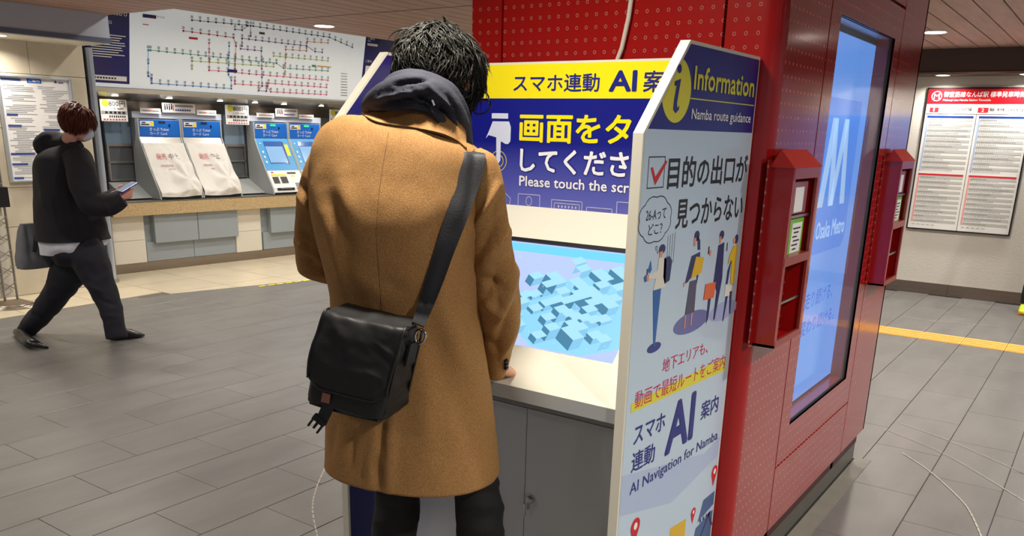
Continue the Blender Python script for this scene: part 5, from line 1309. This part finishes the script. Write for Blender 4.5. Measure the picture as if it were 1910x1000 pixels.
# strap lying on the coat
allc = join(coat_v, (folds(sleeveR, F_R, .004, 9, .001, 30)))
bvh = BVHTree.FromPolygons([tuple(v) for v in allc[0]], allc[1])
cen = [(886, 289, 20), (884, 305, 21), (877, 330, 22), (862, 375, 21), (846, 420, 20), (829, 468, 18), (813, 515, 17), (797, 560, 15), (785, 592, 13), (779, 607, 12)]
rows_ = []
for i in range(46):
    px_, py_, w_ = catmull([list(c) for c in cen], i / 45); q2 = catmull([list(c) for c in cen], min(1, i / 45 + .01)); q1 = catmull([list(c) for c in cen], max(0, i / 45 - .01))
    dx, dy = q2[0] - q1[0], q2[1] - q1[1]; l = math.hypot(dx, dy); nx, ny = -dy / l, dx / l
    row = []
    for k in range(7):
        s_ = (k - 3) / 3 * w_
        v = ray(px_ + nx * s_, py_ + ny * s_).normalized(); h = bvh.ray_cast(CAM, v)
        row.append((h[0], v) if h[0] else (None, v))
    ds = [(p - CAM).length for p, v in row if p]
    dm = (sum(ds) / len(ds)) if ds else rows_[-1][0] if rows_ else 1.9
    if i > 36:
        dm = dm * (1 - (i - 36) / 9 * 1.0) + (BP(hwid + .018, -.10, -.055) - CAM).length * ((i - 36) / 9)
    rows_.append([dm, row])
for _ in range(3):
    for i in range(1, len(rows_) - 1): rows_[i][0] = (rows_[i - 1][0] + 2 * rows_[i][0] + rows_[i + 1][0]) / 4
sv, sf = [], []
# over the shoulder and down the front
for i, (dm, row) in enumerate(rows_):
    for p, v in row:
        l = (p - CAM).length if p else dm
        l = min(max(l, dm - .004), dm + .004) if i <= 36 else dm
        sv.append(CAM + v * (l - .006))
first = [p.copy() for p in sv[:7]]
front = []
for a_, dz, df in ((.3, .008, .03), (.7, .004, .07), (1.0, -.03, .115), (1.2, -.10, .15), (1.3, -.2, .17)):
    front.append([p + FC * df - LT * df * .75 + V((0, 0, dz)) for p in first])
sv = [p for r in reversed(front) for p in r] + sv
nr_ = len(sv) // 7
for i in range(nr_ - 1):
    for k in range(6): a = i * 7 + k; sf.append((a, a + 7, a + 8, a + 1))
obj('strap', solid((sv, sf), .003), M_web, bag, smooth=True, sharp=50)

# ------------------------------------------------------------------ woman walking with a phone
wd = 5.76
wom = thing('person', 'short brown haired person in black jacket walking past ticket counter with a phone', 'person', (-5.66, 3.05, 0))
WFa, WLa = V((0, 1, 0)), V((1, 0, 0))
M_jack = mat('black_jacket', (15, 15, 26), .85, bump=.3, bscale=60)
M_wtr = mat('navy_black_trousers', (15, 17, 32), .8)
def wsec(px, py, hw, b_, d=wd): return (at(px, py, d), V((.0, 1, 0)) * (hw * d / FOC / .88), V((1, 0, 0)) * b_)
jk = loft([wsec(128, 268, 16, .06), wsec(124, 282, 34, .13), wsec(121, 300, 42, .17), wsec(122, 340, 46, .18), wsec(128, 390, 50, .18), wsec(134, 425, 54, .18), wsec(140, 446, 58, .18)], 60, 60, 2.2)
FW = [(70, 330, 100, 430, 5, .012), (90, 320, 110, 420, 5, -.012), (120, 350, 150, 440, 6, .012), (150, 340, 165, 440, 5, -.012), (180, 400, 200, 425, 5, .01)]
obj('jacket', folds(jk, FW, .012, 5), M_jack, wom, smooth=True)
slv = plimb([(142, 292, 5.66, 24, 1), (150, 320, 5.60, 25, 1), (160, 355, 5.56, 25, 1), (172, 380, 5.54, 23, 1), (196, 384, 5.54, 20, 1), (217, 376, 5.55, 17, 1), (229, 370, 5.56, 15, 1)], 60, 30)
obj('sleeve', folds(slv, [(150, 350, 180, 365, 4, .01), (165, 370, 200, 380, 4, -.008), (190, 372, 205, 398, 3, .008)], .008, 8), M_jack, wom, smooth=True)
slv2 = plimb([(128, 292, 5.92, 22, 1), (132, 330, 5.96, 24, 1), (150, 372, 5.96, 22, 1), (190, 376, 5.90, 18, 1), (215, 366, 5.82, 15, 1)], 40, 24)
obj('sleeve', folds(slv2, [], .008, 8), M_jack, wom, smooth=True)
hoodw = [limb([at(80, 286, 5.7), at(76, 268, 5.72), at(90, 256, 5.74), at(112, 258, 5.76), at(132, 272, 5.74)], [.035, .045, .042, .040, .034], 20, 14), limb([at(80, 286, 5.86), at(74, 270, 5.86), at(88, 258, 5.86), at(112, 262, 5.84), at(134, 276, 5.82)], [.035, .045, .042, .04, .034], 20, 14), limb([at(84, 276, 5.7), at(82, 274, 5.86)], [.05, .05], 6, 12),
         limb([at(132, 272, 5.72), at(150, 282, 5.70), at(162, 294, 5.70)], [.034, .026, .012], 10, 10), limb([at(92, 270, 5.77), at(118, 273, 5.77), at(148, 283, 5.75)], [.07, .085, .06], 10, 16)]
obj('jacket_hood', folds(remesh(join(*hoodw), .012, 3), [], .006, 14), M_jack, wom, smooth=True)
sr = loft([wsec(138, 430, 44, .15), wsec(139, 446, 52, .165), wsec(138, 460, 50, .165), wsec(128, 472, 42, .16)], 30, 48, 2.2)
obj('white_shirt', folds(sr, [(100, 450, 110, 475, 3, .008), (130, 450, 150, 470, 3, -.008), (170, 445, 175, 460, 3, .006)], .012, 8), mat('white_shirt', (214, 218, 232), .7), wom, smooth=True)
hcw = at(147, 232, wd); hfw = V((.10, .86, -.42)).normalized(); huw = V((0, .35, .9))
hpw, HPw, HRw = head(hcw, hfw, huw, .90, at(127, 268, wd), .05)
wr1 = at(226, 367, 5.56); el1 = at(172, 382, 5.56); sh1 = at(142, 300, 5.66)
wr2 = at(216, 362, 5.80); el2 = at(152, 376, 5.94); sh2 = at(130, 300, 5.92)
hipa, hipb = at(160, 462, 5.70), at(140, 466, 5.84)
kna, ana = at(195, 540, 5.68), at(213, 615, 5.64)
knb, anb = at(108, 548, 5.86), at(48, 618, 5.90)
pw = list(hpw)
pw.append(loft([wsec(128, 275, 16, .06), wsec(124, 300, 30, .13), wsec(128, 380, 32, .12), wsec(145, 450, 38, .14), wsec(150, 475, 32, .12)], 24, 24))
pw += [limb([sh1, el1, wr1], [.04, .035, .023]), limb([sh2, el2, wr2], [.04, .035, .023]), limb([hipa, kna, ana], [.075, .05, .033]), limb([hipb, knb, anb], [.075, .05, .033])]
pw.append(limb([ana + V((0, -.02, -.02)), at(217, 624, 5.63), at(222, 626, 5.62)], [.016, .008, .005])); pw.append(limb([anb, at(48, 634, 5.88), at(66, 648, 5.86)], [.022, .018, .01]))
pw += hand(wr1, V((.05, .9, .25)), V((1, 0, -.25)), .82, -1, .55)
pw += hand(wr2, V((.1, .9, .2)), V((-1, 0, -.1)), .82, 1, .5)
obj('body', remesh(join(*pw), .0075, 2), mat('woman_skin', (206, 150, 138), .5), wom, smooth=True)
eyes(HPw, .9, wom)
mk = loft([(HPw(0, .070, .002), HPw(.045, 0, 0) - HPw(0, 0, 0), (HPw(0, .024, 0) - HPw(0, 0, 0))), (HPw(0, .078, -.03), HPw(.058, 0, 0) - HPw(0, 0, 0), (HPw(0, .040, 0) - HPw(0, 0, 0))), (HPw(0, .070, -.065), HPw(.052, 0, 0) - HPw(0, 0, 0), (HPw(0, .038, 0) - HPw(0, 0, 0))), (HPw(0, .052, -.098), HPw(.034, 0, 0) - HPw(0, 0, 0), (HPw(0, .026, 0) - HPw(0, 0, 0)))], 16, 28)
mask = obj('face_mask', mk, mat('mask_pale', (190, 204, 222), .7), wom, smooth=True)
for k in (-1, 1): obj('ear_loop', tube([HPw(.05 * k, .062, -.02), HPw(.075 * k, .02, -.004), HPw(.084 * k, -.012, -.006)], .0016, 5), M_whitep, mask)
M_brown = mat('brown_hair', (96, 46, 32), .5, spec=.35)
capw = ico(HPw(0, -.020, .032), .086 * .9, .104 * .9, .096 * .9, 4, HRw)
roots = []; rr = random.Random(12)
while len(roots) < 2600:
    z = rr.uniform(-.75, 1); q = rr.uniform(0, 6.283); s = math.sqrt(max(0, 1 - z * z)); x, y = s * math.cos(q), s * math.sin(q)
    lx, ly, lz = x * .082, y * .10 - .02, z * .092 + .03
    if ly > .035 and lz < .055: continue
    if lz < -.05 + max(0, ly + .03) * 1.1: continue
    p = HPw(lx, ly, lz); nrm = (HRw @ V((x / .82, y, z / .92))).normalized(); fl_ = HRw @ (V((lx, ly, lz)) - V((0, -.01, .13))).normalized() + V((0, 0, -.6)) + V((rr.gauss(0, .15),) * 3)
    fl_ = (fl_ - nrm * fl_.dot(nrm)).normalized(); L = rr.uniform(.04, .07); li = rr.uniform(.1, .3)
    roots.append(([p + fl_ * L * u + nrm * (li * L * math.sin(u * 2.6) + .002) - V((0, 0, L * .12 * u * u)) for u in (0, .2, .4, .6, .8, 1)], .0026 * rr.uniform(.7, 1.3)))
hw_ = strands('hair', roots, M_brown, wom)
cv = capw[0]; RT = HRw.transposed()
kp = sorted(i for i, v in enumerate(cv) if (RT @ (v - hcw)).z > -.045 + max(0, (RT @ (v - hcw)).y + .03) * 1.05 and not ((RT @ (v - hcw)).y > .035 and (RT @ (v - hcw)).z < .05)); idx = {i: k for k, i in enumerate(kp)}
obj('scalp_hair', ([cv[i] for i in kp], [tuple(idx[i] for i in f) for f in capw[1] if all(i in idx for i in f)]), M_brown, hw_, smooth=True)
trw = [loft([wsec(142, 435, 40, .13), wsec(146, 470, 46, .155), wsec(148, 492, 34, .12)], 12, 24), plimb([(158, 455, 5.74, 31, 1), (168, 485, 5.70, 34, 1), (190, 535, 5.68, 25, 1), (207, 580, 5.66, 21, 1), (218, 631, 5.64, 19, 1)], 40, 28), plimb([(142, 455, 5.80, 31, 1), (132, 500, 5.84, 33, 1), (104, 550, 5.87, 24, 1), (72, 590, 5.90, 20, 1), (46, 621, 5.90, 16, 1)], 40, 28)]
tv = remesh(join(*trw), .012, 2)
obj('trousers', folds(tv, [(160, 530, 190, 545, 4, .012), (185, 560, 215, 570, 4, -.01), (85, 525, 125, 545, 4, .012), (190, 590, 220, 590, 4, .008), (50, 580, 85, 600, 4, -.01)], .010, 9), M_wtr, wom, smooth=True)
M_loaf = mat('black_loafer', (14, 14, 18), .3)
tA = V((.03, 1, 0)).normalized(); hA = V((ana.x, ana.y - .02, 0))
hA = gp(204, 636, 0); toeA = gp(270, 628, 0); tA = (toeA - hA).normalized(); lA = tA.cross(UP)
s1 = obj('shoe', loft([(hA + UP * .045, lA * .035, UP * .036), (hA + tA * .03 + UP * .052, lA * .046, UP * .050), (hA + tA * .12 + UP * .040, lA * .048, UP * .038), (hA + tA * .20 + UP * .022, lA * .038, UP * .020), (toeA + UP * .012, lA * .006, UP * .006)], 24, 22, 2.4), M_loaf, wom, smooth=True)
obj('shoe_buckle', tube([hA + tA * .15 + UP * .064 - lA * .0 + lA * (.012 * math.cos(q)) + tA * .010 * math.sin(q) for q in [k * .785 for k in range(8)]], .003, 6, closed=True), M_chrome, s1)
toeB = gp(88, 652, 0); hB = at(32, 622, 5.90); mB = gp(62, 652, 0) + UP * .045
lB = (toeB - hB).normalized().cross(UP).normalized()
obj('shoe', loft([(hB + UP * .01, lB * .026, UP * .026), (hB * .75 + mB * .25 + UP * .01, lB * .036, UP * .036), (mB * .55 + hB * .45, lB * .040, UP * .034), (mB, lB * .040, UP * .026), (toeB + UP * .012, lB * .012, UP * .009)], 24, 22, 2.2), M_loaf, wom, smooth=True)
# phone and tote
hx = wr1 + V((.03, .075, .045))
ph = obj('phone', xf(box(-.034, -.066, -.004, .034, .066, .004, .0025), Matrix.Translation(at(237, 349, 5.58)) @ Matrix.Rotation(math.radians(26), 4, 'X') @ Matrix.Rotation(math.radians(4), 4, 'Y')), M_navy, None)
tag(ph, 'dark smartphone held in the hand of the walking person', 'phone')
pm = Matrix.Translation(at(237, 349, 5.58)) @ Matrix.Rotation(math.radians(26), 4, 'X') @ Matrix.Rotation(math.radians(4), 4, 'Y')
obj('screen', xf(box(-.031, -.062, .004, .031, .062, .0046), pm), em('phone_screen', (190, 205, 230), .5), ph)
tote = thing('tote_bag', 'grey canvas tote bag on the shoulder of the walking person', 'bag', tuple(at(72, 500, 5.80)))
tb = loft([(at(68, 416, 5.80), V((0, 1, 0)) * .105, V((1, 0, 0)) * .03), (at(70, 440, 5.80), V((0, 1, 0)) * .125, V((1, 0, 0)) * .06), (at(72, 480, 5.80), V((0, 1, 0)) * .14, V((1, 0, 0)) * .075), (at(74, 498, 5.80), V((0, 1, 0)) * .135, V((1, 0, 0)) * .06)], 30, 44, 4)
obj('body', folds(tb, [(50, 420, 60, 490, 5, -.012), (75, 420, 90, 490, 5, .01), (60, 430, 72, 495, 4, .01)], .010, 8), mat('grey_canvas', (104, 108, 116), .75), tote, smooth=True)
for dd in (5.70, 5.88):
    P_ = [at(64, 470, dd - .03), at(70, 420, dd - .02), at(79, 370, dd - .03), at(92, 320, dd - .02), at(108, 282, 5.72 if dd < 5.8 else 5.80), at(120, 274, 5.86)]
    obj('strap', limb(P_, [.014] * 6, 24, 8), M_black, tote, smooth=True)

# ------------------------------------------------------------------ passer-by cut off by the right edge of the frame
far_p = thing('person', 'person in black with yellow green trainers at the right edge by the far wall', 'person', (-.36, 9.05, 0))
def pedestrian(t, x, y):
    c = V((x, y, 0))
    hp_, P_, R_ = head(c + V((0, 0, 1.60)), V((0, -1, -.1)), UP, .95, c + V((0, 0, 1.42)), .05)
    ps = list(hp_)
    ps.append(loft([(c + V((0, 0, 1.44)), EX * .06, EY * .05), (c + V((0, 0, 1.36)), EX * .18, EY * .09), (c + V((0, 0, 1.1)), EX * .15, EY * .10), (c + V((0, 0, .88)), EX * .16, EY * .11)], 20, 24))
    for k in (-1, 1):
        sh_, el_, wr_ = c + V((.18 * k, 0, 1.36)), c + V((.24 * k, .03, 1.10)), c + V((.24 * k, -.06, .88))
        ps.append(limb([sh_, el_, wr_], [.045, .036, .024])); ps += hand(wr_, V((0, -.2, -1)), V((k, 0, 0)), .9, k, .35)
        ps.append(limb([c + V((.09 * k, 0, .88)), c + V((.10 * k, -.02, .48)), c + V((.115 * k, .02, .09))], [.08, .052, .034]))
        ps.append(limb([c + V((.115 * k, .03, .06)), c + V((.12 * k, -.12, .03))], [.03, .022]))
    obj('body', remesh(join(*ps), .0075, 2), M_skin, t, smooth=True); eyes(P_, .95, t)
    obj('hair', folds(ico(c + V((0, .02, 1.635)), .082, .096, .088, 4), [], .006, 30), M_hairb, t, smooth=True)
    tp = [loft([(c + V((0, 0, 1.43)), EX * .075, EY * .065), (c + V((0, 0, 1.37)), EX * .19, EY * .11), (c + V((0, 0, 1.1)), EX * .17, EY * .12), (c + V((0, 0, .82)), EX * .19, EY * .14)], 20, 30)]
    for k in (-1, 1): tp.append(limb([c + V((.17 * k, 0, 1.36)), c + V((.24 * k, .03, 1.10)), c + V((.24 * k, -.05, .91))], [.065, .052, .04]))
    obj('jacket', folds(remesh(join(*tp), .012, 2), [], .01, 7), M_jack, t, smooth=True)
    tp = [limb([c + V((.09 * k, 0, .9)), c + V((.10 * k, -.02, .48)), c + V((.115 * k, .02, .08))], [.098, .072, .062], 20, 20) for k in (-1, 1)]
    obj('trousers', folds(remesh(join(*tp), .012, 2), [], .01, 9), M_trous, t, smooth=True)
    ms = mat('neon_trainer', (196, 220, 40), .5, var=.25, vscale=30)
    for k in (-1, 1):
        q = c + V((.12 * k, 0, 0))
        s_ = obj('shoe', loft([(q + V((0, .09, .05)), EX * .03, EZ * .04), (q + V((0, .05, .055)), EX * .042, EZ * .05), (q + V((0, -.08, .04)), EX * .048, EZ * .034), (q + V((0, -.17, .03)), EX * .038, EZ * .02), (q + V((0, -.19, .028)), EX * .01, EZ * .01)], 20, 20, 2.4), ms, t, smooth=True)
        obj('sole', box(q.x - .045, q.y - .18, 0, q.x + .045, q.y + .09, .018, .006), mat('orange_sole', (220, 90, 40), .5), s_)
pedestrian(far_p, -.375, 9.12)
